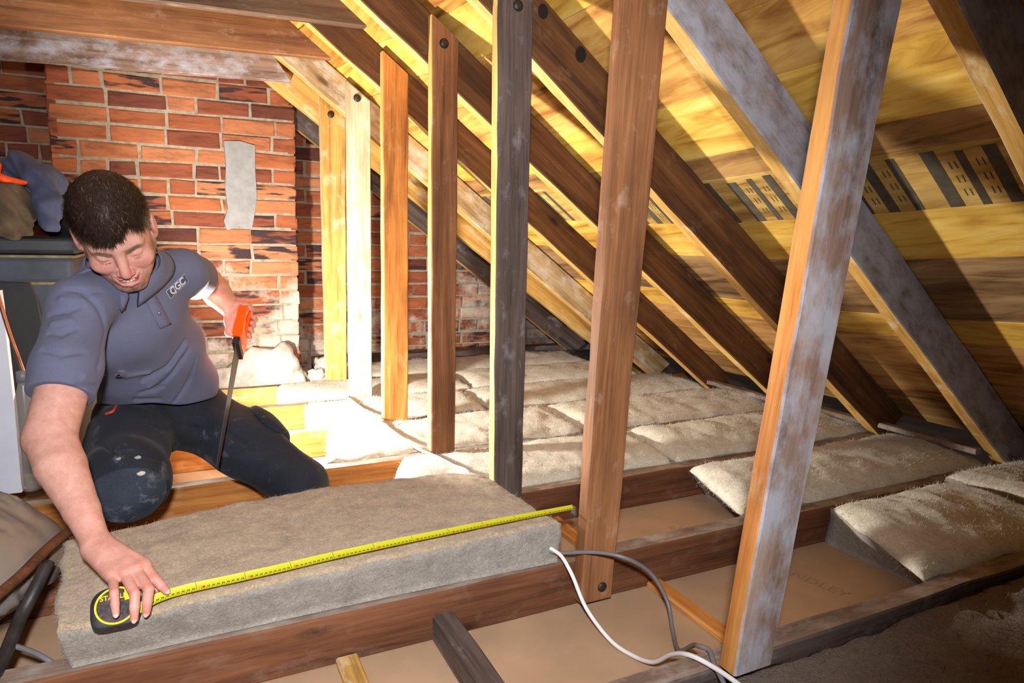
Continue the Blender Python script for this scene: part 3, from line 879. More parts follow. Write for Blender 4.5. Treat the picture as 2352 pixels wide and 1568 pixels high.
# ------------------------------------------------------------------ cables
def cable(pts, r, mat, label, taper=None):
    o = tube('electric_cable', pts, r, mat, None, 10, True, taper)
    return tag(o, label, 'cable')
cable([(0.60, 1.30, -0.07), (0.66, 1.225, 0.03), (0.695, 1.176, 0.034), (0.706, 1.133, 0.006), (0.72, 1.092, -0.055), (0.732, 1.021, -0.088), (0.746, 0.965, -0.092), (0.748, 0.905, -0.07), (0.742, 0.85, -0.02), (0.737, 0.80, 0.010), (0.749, 0.755, 0.012), (0.757, 0.705, 0.01), (0.77, 0.62, 0.0)], 0.0042, M['white_cable'], 'white cable looping from the slab\'s end across the plasterboard to the front')
cable([(0.64, 1.28, -0.07), (0.67, 1.21, 0.02), (0.705, 1.172, 0.031), (0.754, 1.112, 0.050), (0.798, 1.067, 0.048), (0.858, 1.06, 0.005), (0.884, 1.036, -0.05), (0.866, 0.994, -0.085), (0.815, 0.915, -0.07), (0.790, 0.85, -0.015), (0.768, 0.815, 0.010), (0.774, 0.795, 0.012), (0.762, 0.77, 0.008), (0.752, 0.74, 0.0), (0.745, 0.70, -0.02)], 0.0042, M['grey_cable'], 'grey cable arching from the slab\'s end over the plasterboard')
cable([(0.585, 2.80, 0.03), (0.60, 2.685, 0.034), (0.612, 2.45, 0.036), (0.622, 2.269, 0.038), (0.634, 2.1, 0.036), (0.648, 1.967, 0.034), (0.672, 1.86, 0.038), (0.691, 1.775, 0.036), (0.71, 1.69, 0.03), (0.66, 1.60, -0.05), (0.62, 1.45, -0.08), (0.60, 1.30, -0.09)], 0.0042, M['white_cable'], 'white cable running over the lit batts behind the posts')
cable([(-0.36, 1.30, -0.03), (-0.315, 1.29, -0.004), (-0.290, 1.275, 0.006), (-0.277, 1.283, 0.009), (-0.247, 1.262, 0.004), (-0.222, 1.24, -0.004), (-0.19, 1.225, -0.03), (-0.15, 1.22, -0.06)], 0.005, M['grey_cable'], 'flat grey cable end at the picture\'s left edge beside the slab', 0.8)
# ------------------------------------------------------------------ implicit surfaces, meshed with surface nets
def A3(*v): return np.array(v, dtype=np.float32)
def ln(p): return np.sqrt(np.einsum('...i,...i', p, p))
def rcone(p, a, b, r1, r2):
    a = A3(*a); b = A3(*b); ba = b-a
    t = np.clip(((p-a)@ba)/float(ba@ba), 0, 1)
    return ln(p-a-t[..., None]*ba) - (r1+(r2-r1)*t)
def chain(p, pts, rs, k=0.01):
    d = None
    for i in range(len(pts)-1):
        e = rcone(p, pts[i], pts[i+1], rs[i], rs[i+1])
        d = e if d is None else smin(d, e, k)
    return d
def ell(p, c, r, R=None):
    q = p-A3(*c)
    if R is not None: q = q@R
    r = A3(*r)
    k0 = ln(q/r); k1 = ln(q/(r*r))+1e-6
    return k0*(k0-1)/k1
def smin(a, b, k):
    h = np.clip(0.5+0.5*(b-a)/k, 0, 1)
    return b+(a-b)*h-k*h*(1-h)
def smax(a, b, k): return -smin(-a, -b, k)

def sdf_mesh(f, lo, hi, vox, B=8, lip=1.5):
    lo = np.array(lo, float); hi = np.array(hi, float)
    nb = np.ceil((hi-lo)/(vox*B)).astype(int)
    g = np.stack(np.meshgrid(*[np.arange(n) for n in nb], indexing='ij'), -1).reshape(-1, 3)
    cen = (lo+(g+0.5)*B*vox).astype(np.float32)
    d = f(cen)
    g = g[np.abs(d) < 0.87*B*vox*lip]
    off = np.stack(np.meshgrid(*[np.arange(B+1)]*3, indexing='ij'), -1)
    DIM = nb*B+2
    lin = lambda c: (c[..., 0].astype(np.int64)*DIM[1]+c[..., 1])*DIM[2]+c[..., 2]
    vid, vpos, fq = [], [], []
    for s in range(0, len(g), 500):
        gg = g[s:s+500]
        gi = gg[:, None, None, None, :]*B+off[None]
        P = (lo+gi*vox).astype(np.float32)
        D = f(P.reshape(-1, 3)).reshape(P.shape[:-1])
        I = D < 0
        cs = sum(I[:, a:a+B, b:b+B, c:c+B].astype(np.int8) for a in (0, 1) for b in (0, 1) for c in (0, 1))
        n, x, y, z = np.nonzero((cs > 0) & (cs < 8))
        acc = np.zeros((len(n), 3)); cnt = np.zeros(len(n))
        base = np.stack([x, y, z], -1)
        for ax in range(3):
            o1, o2 = [i for i in range(3) if i != ax]
            for u in (0, 1):
                for v in (0, 1):
                    c0 = base.copy(); c0[:, o1] += u; c0[:, o2] += v
                    c1 = c0.copy(); c1[:, ax] += 1
                    d0 = D[n, c0[:, 0], c0[:, 1], c0[:, 2]]; d1 = D[n, c1[:, 0], c1[:, 1], c1[:, 2]]
                    m = (d0 < 0) != (d1 < 0)
                    t = np.where(m, d0/(d0-d1+1e-12), 0)
                    q = c0.astype(float); q[:, ax] += t
                    acc[m] += q[m]; cnt[m] += 1
        acc /= cnt[:, None]
        cell = gg[n]*B+base
        vid.append(lin(cell)); vpos.append(lo+(gg[n]*B+acc)*vox)
        for ax in range(3):
            o1, o2 = (ax+1) % 3, (ax+2) % 3
            sl = [slice(0, B)]*3; sl2 = list(sl); sl2[ax] = slice(1, B+1)
            a = I[(slice(None), *sl)]; b = I[(slice(None), *sl2)]
            n, x, y, z = np.nonzero(a != b)
            c = gg[n]*B+np.stack([x, y, z], -1)
            flip = a[n, x, y, z]
            qs = []
            for (u, v) in ((-1, -1), (0, -1), (0, 0), (-1, 0)):
                cc = c.copy(); cc[:, o1] += u; cc[:, o2] += v
                qs.append(lin(cc))
            q = np.stack(qs, -1)
            q[~flip] = q[~flip][:, ::-1]
            fq.append(q)
    vid = np.concatenate(vid); vpos = np.concatenate(vpos); fq = np.concatenate(fq)
    o = np.argsort(vid); vid = vid[o]; vpos = vpos[o]
    ix = np.clip(np.searchsorted(vid, fq), 0, len(vid)-1)
    return vpos, ix[(vid[ix] == fq).all(1)]

def nrm3(v): v = np.array(v, float); return v/np.linalg.norm(v)

# ------------------------------------------------------------------ the kneeling man
HC = np.array((-0.1112, 1.607, 0.6842))
HS = 0.885
hyaw, hpit, hrol = math.radians(10), math.radians(40), math.radians(16.5)
F0 = np.array((math.sin(hyaw)*math.cos(hpit), -math.cos(hyaw)*math.cos(hpit), -math.sin(hpit)))
R0 = np.array((math.cos(hyaw), math.sin(hyaw), 0.0))
U0 = np.cross(F0, R0); U0 = U0 if U0[2] > 0 else -U0
HU = U0*math.cos(hrol)-R0*math.sin(hrol); HR = R0*math.cos(hrol)+U0*math.sin(hrol); HF = F0
HM = np.stack([HR, HU, HF], 1).astype(np.float32)     # columns: the head's right (in view), up, forward
def h2w(v): return HC + HM@(np.array(v, float)*HS)

def head_sdf(p):
    q = (p-HC.astype(np.float32))@HM/np.float32(HS)
    x = np.abs(q[..., 0]); qs = np.stack([x, q[..., 1], q[..., 2]], -1)
    d = ell(qs, (0, 0.035, -0.012), (0.0745, 0.088, 0.096))
    d = smin(d, ell(qs, (0, -0.028, 0.030), (0.063, 0.080, 0.062)), 0.03)
    d = smin(d, rcone(qs, (0.053, -0.045, 0.0), (0.016, -0.098, 0.062), 0.022, 0.019), 0.025)
    d = smin(d, ell(qs, (0, -0.100, 0.066), (0.024, 0.019, 0.020)), 0.02)
    d = smin(d, rcone(qs, (0, 0.028, 0.080), (0.040, 0.022, 0.066), 0.013, 0.013), 0.014)
    d = smin(d, ell(qs, (0.040, -0.026, 0.062), (0.026, 0.022, 0.024)), 0.016)
    # eye sockets, then closed lids
    d = smax(d, -ell(qs, (0.031, 0.004, 0.092), (0.018, 0.011, 0.013)), 0.012)
    d = smin(d, ell(qs, (0.031, 0.000, 0.0735), (0.0155, 0.0125, 0.0125)), 0.004)
    d = smax(d, -rcone(qs, (0.020, -0.0055, 0.0865), (0.043, -0.0045, 0.0795), 0.0012, 0.0012), 0.003)
    # nose
    d = smin(d, rcone(qs, (0, 0.018, 0.085), (0, -0.030, 0.108), 0.0085, 0.0115), 0.010)
    d = smin(d, ell(qs, (0.0115, -0.035, 0.098), (0.0085, 0.0075, 0.010)), 0.006)
    d = smax(d, -ell(qs, (0.007, -0.0425, 0.102), (0.0035, 0.003, 0.005)), 0.003)
    # mouth: muzzle, the open smile and the lips round it
    d = smin(d, ell(qs, (0, -0.064, 0.074), (0.032, 0.022, 0.022)), 0.014)
    up = chain(qs, [(0, -0.0575, 0.0965), (0.015, -0.0565, 0.0925), (0.0285, -0.0500, 0.0800)], [0.0042, 0.0042, 0.0025], 0.003)
    lw = chain(qs, [(0, -0.0775, 0.0945), (0.014, -0.0745, 0.0910), (0.0285, -0.0520, 0.0800)], [0.0055, 0.005, 0.0025], 0.003)
    d = smin(d, smin(up, lw, 0.003), 0.006)
    d = smax(d, -chain(qs, [(0, -0.0655, 0.098), (0.013, -0.0640, 0.094), (0.026, -0.0520, 0.084)], [0.0068, 0.0062, 0.0018], 0.003), 0.0025)
    # smile folds from the nostrils past the mouth corners
    d = smax(d, -chain(qs, [(0.019, -0.030, 0.0945), (0.030, -0.042, 0.0885), (0.037, -0.058, 0.0770)], [0.0009, 0.0013, 0.0007], 0.004), 0.007)
    # ears
    e = ell(qs, (0.0800, 0.000, -0.008), (0.0085, 0.031, 0.019))
    e = smax(e, -ell(qs, (0.0875, 0.003, -0.003), (0.0055, 0.018, 0.0095)), 0.004)
    e = smin(e, ell(qs, (0.0775, -0.024, -0.001), (0.006, 0.010, 0.008)), 0.005)
    return smin(d, e, 0.006)*HS

Sr, Sl = (-0.184, 1.625, 0.533), (0.008, 1.81, 0.592)
Nk = (-0.104, 1.715, 0.590)
El, Wr = (-0.226, 1.450, 0.311), (-0.1435, 1.262, 0.170)
EL, WL = (0.072, 2.12, 0.548), (0.132, 2.005, 0.474)
neck_top = tuple(h2w((0, -0.045, -0.028)))

# right hand over the tape measure: knuckle, middle joint, tip of each finger
FING = [[(-0.0715, 1.190, 0.1500), (-0.0560, 1.158, 0.1400), (-0.0405, 1.1490, 0.1205)],
        [(-0.0830, 1.178, 0.1500), (-0.0640, 1.131, 0.1375), (-0.0690, 1.1225, 0.1040)],
        [(-0.0985, 1.176, 0.1480), (-0.0830, 1.126, 0.1365), (-0.0850, 1.1140, 0.1020)],
        [(-0.1160, 1.182, 0.1450), (-0.1110, 1.136, 0.1400), (-0.1090, 1.1190, 0.1130)]]
FR = [0.0076, 0.0078, 0.0075, 0.0067]
def rhand_sdf(p):
    d = rcone(p, Wr, (-0.124, 1.225, 0.160), 0.021, 0.0195)
    for i, (a, b, c) in enumerate(FING):
        w = np.array(Wr)*0.86+np.array(a)*0.14 + np.array((0.006-0.005*i, 0, 0))
        d = smin(d, rcone(p, w, a, 0.0165, 0.0108), 0.010)
    d = smin(d, ell(p, (-0.104, 1.208, 0.150), (0.027, 0.032, 0.012)), 0.012)
    for i, (a, b, c) in enumerate(FING):
        r = FR[i]
        m = np.array(b)*0.45+np.array(c)*0.55 + np.array((0, -0.002, 0.0015))
        f = smin(rcone(p, a, b, r*1.15, r*1.02), rcone(p, b, m, r*1.02, r*0.96), 0.0012)
        f = smin(f, rcone(p, m, c, r*0.96, r*0.78), 0.0012)
        d = smin(d, f, 0.0045)
        d = smin(d, ell(p, tuple(np.array(a)+np.array((0, 0, 0.0035))), (0.0085, 0.0095, 0.0075)), 0.006)
    for i, (a, b, c) in enumerate(FING):          # tendons on the back of the hand
        w = np.array(Wr)*0.75+np.array(a)*0.25+np.array((0.004-0.004*i, 0, 0.014))
        d = smin(d, rcone(p, tuple(w), tuple(np.array(a)+np.array((0, 0.004, 0.0055))), 0.0035, 0.0042), 0.007)
    # thumb: leaves the side of the palm by the wrist, closes behind the case
    th = chain(p, [(-0.116, 1.232, 0.152), (-0.078, 1.215, 0.138), (-0.062, 1.190, 0.124), (-0.057, 1.172, 0.116)], [0.016, 0.0115, 0.0095, 0.0075], 0.006)
    return smin(d, th, 0.008)

# left hand round the saw's grip
GA, GB = np.array((0.172, 1.978, 0.493)), np.array((0.134, 1.932, 0.404))
gax = nrm3(GB-GA)
gs = nrm3(np.cross(gax, (0, 1, 0))); gs = gs if gs[0] > 0 else -gs          # sideways across the grip
gb = np.cross(gax, gs); gb = gb if gb[1] > 0 else -gb                        # away behind the grip
LF = []
for i in range(4):
    c = GA + gax*(0.030+0.0175*i)
    LF.append([c-gs*0.024+gb*0.016, c-gs*0.010+gb*0.034, c+gs*0.017+gb*0.032, c+gs*0.025+gb*0.010, c+gs*0.019-gb*0.004])
def lhand_sdf(p):
    pc = GA+gax*0.050-gs*0.028+gb*0.020
    d = chain(p, [WL, tuple(pc)], [0.024, 0.022], 0.01)
    d = smin(d, rcone(p, GA+gax*0.026-gs*0.022+gb*0.02, GA+gax*0.084-gs*0.024+gb*0.02, 0.0155, 0.0135), 0.012)
    for i, f in enumerate(LF):
        r = 0.0086 if i < 3 else 0.0076
        d = smin(d, chain(p, f, [r*1.15, r*1.05, r, r*0.95, r*0.8], 0.003), 0.004)
    c = GA+gax*0.012
    th = chain(p, [tuple(pc+gax*-0.01), tuple(c-gs*0.026-gb*0.004), tuple(c-gs*0.016-gb*0.020), tuple(c-gs*0.000-gb*0.0225+gax*0.004)], [0.015, 0.0115, 0.0098, 0.008], 0.005)
    return smin(d, th, 0.007)

def boxed(fn, lo, hi, pad=0.05):
    lo = A3(*lo); hi = A3(*hi); c = (lo+hi)/2; e = (hi-lo)/2
    def g(p):
        q = np.abs(p-c)-e
        bd = ln(np.maximum(q, 0))
        out = bd+pad*0.6
        m = bd < pad
        if m.any(): out[m] = fn(p[m])
        return out
    return g
head_b = boxed(head_sdf, HC-0.15, HC+0.15)
rh_b = boxed(rhand_sdf, (-0.18, 1.09, 0.08), (-0.02, 1.30, 0.2))
lh_b = boxed(lhand_sdf, (0.09, 1.87, 0.36), (0.23, 2.06, 0.55))

def arms_sdf(p):
    d = rcone(p, neck_top, Nk, 0.054, 0.058)
    d = smin(d, rcone(p, (-0.100, 1.765, 0.53), (-0.075, 1.90, 0.40), 0.055, 0.08), 0.03)
    Nj = (Nk[0], Nk[1]+0.01, Nk[2]-0.02)
    d = smin(d, rcone(p, Nj, Sr, 0.040, 0.046), 0.02)
    d = smin(d, rcone(p, Nj, Sl, 0.040, 0.046), 0.02)
    um = tuple(np.array(Sr)*0.45+np.array(El)*0.55+np.array((0.004, -0.006, 0)))
    a = chain(p, [Sr, um, El], [0.048, 0.0455, 0.0425], 0.006)
    e = np.array(El); w = np.array(Wr)
    fm = tuple(e*0.70+w*0.30+np.array((-0.003, 0.0, 0.003)))
    a = smin(a, chain(p, [El, fm, tuple(e*0.3+w*0.7), Wr], [0.0425, 0.0405, 0.0280, 0.0210], 0.005), 0.008)
    a = smin(a, ell(p, (El[0]-0.022, El[1]+0.018, El[2]-0.010), (0.020, 0.020, 0.022)), 0.02)
    d = smin(d, a, 0.02)
    b = chain(p, [Sl, EL], [0.047, 0.041], 0.006)
    b = smin(b, chain(p, [EL, tuple(np.array(EL)*0.6+np.array(WL)*0.4), WL], [0.041, 0.038, 0.0245], 0.006), 0.008)
    return smin(d, b, 0.02)
def body_sdf(p):
    d = arms_sdf(p)
    d = smin(d, head_b(p), 0.018)
    d = smin(d, rh_b(p), 0.010)
    return smin(d, lh_b(p), 0.010)

bv, bf = sdf_mesh(body_sdf, (-0.33, 1.09, 0.07), (0.23, 2.20, 0.86), 0.0021)
t = NT('fair_skin')
at = t.n.new('ShaderNodeAttribute'); at.attribute_name = 'tint'
sep = t.n.new('ShaderNodeSeparateColor'); t.l(at.outputs['Color'], sep.inputs[0])
pores = t.noise(t.coord(), 90, 5, 0.7); big = t.noise(t.coord(), 16, 4, 0.6)
col = t.ramp(big, [(0.3, srgb(184, 128, 110)), (0.6, srgb(206, 154, 136))])
mid = t.noise(t.coord(), 55, 6, 0.75)
col = t.mix(0.5, col, t.ramp(mid, [(0.3, srgb(176, 112, 98)), (0.7, srgb(218, 172, 154))]))
col = t.mix(sep.outputs[1], col, srgb(196, 104, 94))
st = t.n.new('ShaderNodeMath'); st.operation = 'MULTIPLY'
t.l(t.ramp(pores, [(0.3, (0.35, 0.35, 0.35, 1)), (0.65, (1, 1, 1, 1))]), st.inputs[0]); t.l(sep.outputs[0], st.inputs[1])
col = t.mix(st.outputs[0], col, srgb(72, 50, 40))
col = t.mix(sep.outputs[2], col, srgb(120, 60, 54))
t.l(col, t.b.inputs['Base Color']); t.b.inputs['Roughness'].default_value = 0.5
t.b.inputs['Subsurface Weight'].default_value = 0.05
t.b.inputs['Subsurface Radius'].default_value = (0.012, 0.005, 0.003)
t.b.inputs['Subsurface Scale'].default_value = 0.5
t.b.inputs['Specular IOR Level'].default_value = 0.35
t.bump(pores, 0.35, 0.0014)
M['skin'] = t.m
person = np_obj('person', bv, bf, M['skin'], None, True)
tag(person, 'young man in grey polo shirt kneeling, hand on the tape measure, holding a saw', 'person')
# skin tints that belong to the skin: stubble, lips, flushed nose and cheeks, knuckles
me = person.data
co = np.empty(len(me.vertices)*3, dtype=np.float32); me.vertices.foreach_get('co', co); co = co.reshape(-1, 3)
q = (co-HC.astype(np.float32))@HM/np.float32(HS)
inh = (np.abs(q[:, 0]) < 0.09) & (q[:, 1] > -0.14) & (q[:, 1] < 0.14) & (np.abs(q[:, 2]) < 0.13)
ax_ = np.abs(q[:, 0])
ss = lambda v, a, b: np.clip((v-a)/(b-a), 0, 1)
jaw = ss(-q[:, 1], 0.055+0.0, 0.100)*ss(q[:, 2], -0.01, 0.02)
jaw = np.maximum(jaw*0.95, 1.0*ss(ax_, 0.046, 0.060)*ss(-q[:, 1], -0.005, 0.03)*ss(q[:, 2], -0.005, 0.02)*(1-ss(q[:, 2], 0.055, 0.075)))
jaw = np.maximum(jaw, 0.28*np.exp(-((q[:, 1]+0.050)/0.006)**2)*(ax_ < 0.026)*(q[:, 2] > 0.07))
qa = np.stack([ax_, q[:, 1], q[:, 2]], -1)
lipd = np.minimum(chain(qa, [(0, -0.0575, 0.0965), (0.015, -0.0565, 0.0925), (0.0285, -0.0500, 0.0800)], [0.0046, 0.0044, 0.002]),
                  chain(qa, [(0, -0.0755, 0.0925), (0.014, -0.0725, 0.0895), (0.0285, -0.0520, 0.0800)], [0.006, 0.0052, 0.002]))
lip = 1-ss(lipd, 0.0, 0.003)
mouth = 1-ss(chain(qa, [(0, -0.0655, 0.097), (0.013, -0.0635, 0.093), (0.026, -0.0518, 0.083)], [0.0045, 0.004, 0.0012]), 0.0, 0.002)
red = np.maximum(0.55*lip, np.maximum(0.5*np.exp(-(ln(qa-A3(0.004, -0.028, 0.110))/0.020)**2), 0.32*np.exp(-(ln(qa-A3(0.040, -0.020, 0.08))/0.024)**2)))
red = np.maximum(red, 0.35*np.exp(-(ln(qa-A3(0.085, 0.0, 0.0))/0.026)**2))
kn = np.zeros(len(co))
for a, b, c in FING:
    for j in (a, b, c): kn = np.maximum(kn, np.exp(-(ln(co-A3(*j))/0.012)**2))
tint = np.zeros((len(co), 4), dtype=np.float32); tint[:, 3] = 1
tint[:, 0] = np.where(inh, jaw*(1-lip), 0); tint[:, 1] = np.where(inh, red, 0.30*kn+0.1*(co[:, 1] < 1.3)); tint[:, 2] = np.where(inh, mouth*0.9, 0)
ca = me.color_attributes.new('tint', 'FLOAT_COLOR', 'POINT'); ca.data.foreach_set('color', tint.ravel())

def child(o): return setp(o, person)
# teeth
bm = bmesh.new()
for sgn in (-1, 1):
    for k in range(4):
        x = sgn*(0.0036+0.0058*k if k else 0.0038)
        z = 0.0950-0.6*abs(x)**1.5*3.8
        q_ = bmesh.ops.create_icosphere(bm, subdivisions=2, radius=1)
        y = -0.0645+0.0155*(abs(x)/0.026)**2
        for v in q_['verts']:
            v.co = Vector(h2w((x+v.co.x*0.0033, y+v.co.y*0.0048*(1-0.08*k), z+v.co.z*0.002)))
teeth = child(bm_obj('teeth', bm, plain('tooth_enamel', srgb(226, 214, 198), 0.25), None, True)); teeth['label'] = 'white teeth'
# finger nails of the right hand
bm = bmesh.new()
for (a, b, c), r in zip(FING, FR):
    m = np.array(b)*0.45+np.array(c)*0.55
    ax1 = nrm3(np.array(c)-m); outv = nrm3(np.array((0.0, -0.75, 0.66))-ax1*np.dot(ax1, (0.0, -0.75, 0.66))); sd = np.cross(ax1, outv)
    cc = np.array(c)+ax1*0.001+outv*r*0.66
    q_ = bmesh.ops.create_icosphere(bm, subdivisions=2, radius=1)
    for v in q_['verts']:
        w_ = cc+ax1*v.co.x*0.0050+sd*v.co.y*0.0038+outv*v.co.z*0.0007
        v.co = Vector(w_)
child(bm_obj('finger_nails', bm, plain('finger_nail', srgb(206, 158, 146), 0.4), None, True))['kind'] = 'stuff'

# hair: a close shell on the skull with strands combed forward over it
def scalp_pts(n, seed):
    r = np.random.default_rng(seed)
    v = r.normal(0, 1, (n, 3)); v /= np.linalg.norm(v, axis=1, keepdims=True)
    p = v*np.array((0.0765, 0.090, 0.098))+np.array((0, 0.035, -0.012))
    return p, v
def hair_mask(p, wob=0.0):
    x, y, z = np.abs(p[:, 0]), p[:, 1], p[:, 2]
    line = np.where(z > 0.045, 0.070-0.10*np.clip(x-0.045, 0, 1)*0 - 0.018*ss(x, 0.045, 0.062), np.where(z > 0.012, 0.052-1.0*(0.045-z)*0.7, np.where(z > -0.03, 0.018, -0.045)))
    return y > line+wob
def hair_sdf(p):
    q = (p-HC.astype(np.float32))@HM/np.float32(HS)
    x = np.abs(q[..., 0])
    d = ell(q, (0, 0.037, -0.013), (0.0785, 0.0915, 0.099))
    top = ell(q, (0.002, 0.074, 0.004), (0.074, 0.080, 0.092))
    d = smin(d, top, 0.012)
    # ragged fringe line over the forehead, temples and a shaved nape
    jag = 0.004*np.sin(q[..., 0]*260)+0.003*np.sin(q[..., 0]*610+1)
    line = np.interp(q[..., 2].ravel(), [-0.2, -0.04, -0.025, 0.012, 0.030, 0.050, 0.070, 0.2], [-0.050, -0.040, 0.012, 0.018, 0.024, 0.056, 0.073, 0.073]).reshape(x.shape)
    front = np.interp(q[..., 0].ravel(), [-0.08, -0.055, -0.035, -0.010, 0.010, 0.022, 0.036, 0.048, 0.058, 0.08], [0.050, 0.058, 0.060, 0.058, 0.068, 0.082, 0.093, 0.078, 0.050, 0.03]).reshape(x.shape)
    line = np.where(q[..., 2] > 0.052, front, line)
    return smax(d, line+jag-q[..., 1], 0.004)*HS
hv, hf = sdf_mesh(hair_sdf, HC-0.16, HC+0.16, 0.003)
M['hair'] = plain('dark_brown_hair', srgb(52, 37, 30), 0.5, nscale=160, namt=0.6, spec=0.25)
M['hair_side'] = plain('shorter_brown_hair', srgb(126, 104, 80), 0.6, nscale=120, namt=0.4, spec=0.2)  # lighter for the short faded sides and for flash light painted in
hq0 = (hv-HC)@HM.astype(float)/HS
fq_ = hq0[hf].mean(1)
hair = child(np_obj('hair', hv, hf, [M['hair'], M['hair_side']], None, True, ((fq_[:, 1] < 0.060+0.012*np.sin(fq_[:, 2]*150)) & (np.abs(fq_[:, 0]) > 0.046)).astype(int))); hair['label'] = 'short dark brown hair with a fringe'
r = np.random.default_rng(5)
hq = (hv-HC)@HM.astype(float)/HS
hn = np.zeros_like(hv)
tri = np.cross(hv[hf[:, 1]]-hv[hf[:, 0]], hv[hf[:, 2]]-hv[hf[:, 0]])
for k in range(4): np.add.at(hn, hf[:, k], tri)
hn /= np.linalg.norm(hn, axis=1, keepdims=True)+1e-12
if np.mean(np.sum(hn*(hv-HC), 1)) < 0: hn = -hn
def hair_strands(sel, n, L, wd, fw, mat, name, seed):
    r = np.random.default_rng(seed)
    ids = r.choice(np.nonzero(sel)[0], n)
    p = hv[ids]; N = hn[ids]
    side = r.normal(0, 0.25, (n, 1))
    d = N*fw[0] + HF*fw[1] - HU*fw[2] + HR*(side+hq[ids][:, :1]*2.0)
    d /= np.linalg.norm(d, axis=1, keepdims=True)
    s = np.cross(d, N); s /= np.linalg.norm(s, axis=1, keepdims=True)+1e-9
    LL = L*r.uniform(0.5, 1.15, (n, 1))
    p0 = p-N*0.002
    p1 = p+d*LL*0.5; p2 = p+d*LL*0.95-N*LL*0.22-HU*LL*0.10
    V = np.stack([p0-s*wd, p0+s*wd, p1+s*wd*0.8, p1-s*wd*0.8, p2], 1).reshape(-1, 3)
    b = (np.arange(n)*5)[:, None]
    Fq = [tuple(x) for x in (b+np.array([[0, 1, 2, 3]])).tolist()]+[tuple(x) for x in (b+np.array([[3, 2, 4]])).tolist()]
    o = np_obj(name, V, Fq, mat, None, True); o['kind'] = 'stuff'
    return setp(o, hair)
topm = (hq[:, 1] > 0.066) | (np.abs(hq[:, 0]) < 0.04)
hair_strands(topm, 14000, 0.034, 0.00030, (0.16, 0.95, -0.05), M['hair'], 'hair_strands', 1)
hair_strands(topm, 700, 0.014, 0.0003, (0.8, 0.9, 0.0), M['hair'], 'upright_strands', 4)
hair_strands(topm, 700, 0.030, 0.0003, (0.22, 0.95, 0.0), M['hair_side'], 'lighter_strands', 6)
hair_strands(~topm, 6500, 0.011, 0.00028, (0.25, 0.25, 0.8), M['hair_side'], 'side_hair_strands', 2)
fr = (hq[:, 2] > 0.055) & (hq[:, 1] < 0.11)
hair_strands(fr, 2200, 0.026, 0.00034, (0.15, 0.35, 0.85), M['hair'], 'fringe_strands', 3)
# eyebrows and lashes
def face_hairs(name, pts, n, L, d, seed, spread=0.0022, mat=None):
    r = np.random.default_rng(seed)
    V, Fq = [], []
    pts = np.array(pts)
    for k in range(n):
        sgn = -1 if k % 2 else 1
        u = r.random()*(len(pts)-1); i = int(u); p = pts[i]*(1-u+i)+pts[min(i+1, len(pts)-1)]*(u-i)
        p = p + r.normal(0, spread, 3)*np.array((1, 1, 0.2)); dd = np.array(d)+r.normal(0, 0.25, 3)
        dd = dd/np.linalg.norm(dd)*L*r.uniform(0.6, 1.2)
        p = p*np.array((sgn, 1, 1)); dd = dd*np.array((sgn, 1, 1))
        b = len(V); w = np.array((0, 0.00022, 0))
        for x in (p-w, p+w, p+dd): V.append(h2w(x))
        Fq.append((b, b+1, b+2))
    o = child(np_obj(name, V, Fq, mat or M['hair_side'], None, False)); o['kind'] = 'stuff'; return o
face_hairs('eyebrows', [(0.014, 0.0195, 0.0950), (0.024, 0.0230, 0.0925), (0.036, 0.0235, 0.0855), (0.046, 0.0185, 0.0755)], 900, 0.007, (0.9, 0.15, 0.1), 8)
face_hairs('eyelashes', [(0.020, -0.0055, 0.0870), (0.031, -0.0075, 0.0865), (0.043, -0.0050, 0.0800)], 160, 0.0065, (0.25, -0.75, 0.6), 9, 0.0004, M['hair'])

# ------------------------------------------------------------------ clothes
Sp = nrm3(np.array(Nk)-np.array((-0.06, 2.0, 0.23)))
def axes(Lv):
    L = nrm3(Lv); D = nrm3(np.cross(L, Sp)); L2 = np.cross(Sp, D)
    return np.stack([L2, D, Sp], 1).astype(np.float32)
AXc, AXm, AXp = axes((0.72, 0.66, 0.18)), axes((0.85, 0.48, 0.1)), axes((0.97, 0.24, 0))
CREASES = []
def torso_sdf(p):
    d = ell(p, (-0.100, 1.768, 0.486), (0.132, 0.098, 0.120), AXc)
    d = smin(d, ell(p, (-0.074, 1.868, 0.385), (0.136, 0.104, 0.125), AXm), 0.05)
    d = smin(d, ell(p, (-0.056, 1.955, 0.280), (0.143, 0.116, 0.12), AXp), 0.05)
    Nj = (Nk[0], Nk[1]+0.01, Nk[2]-0.016)
    d = smin(d, rcone(p, Nj, Sr, 0.056, 0.057), 0.03)
    d = smin(d, rcone(p, Nj, Sl, 0.056, 0.054), 0.03)
    return d
s_end = tuple(np.array(Sr)*0.30+np.array(El)*0.70); l_end = tuple(np.array(Sl)*0.55+np.array(EL)*0.45)
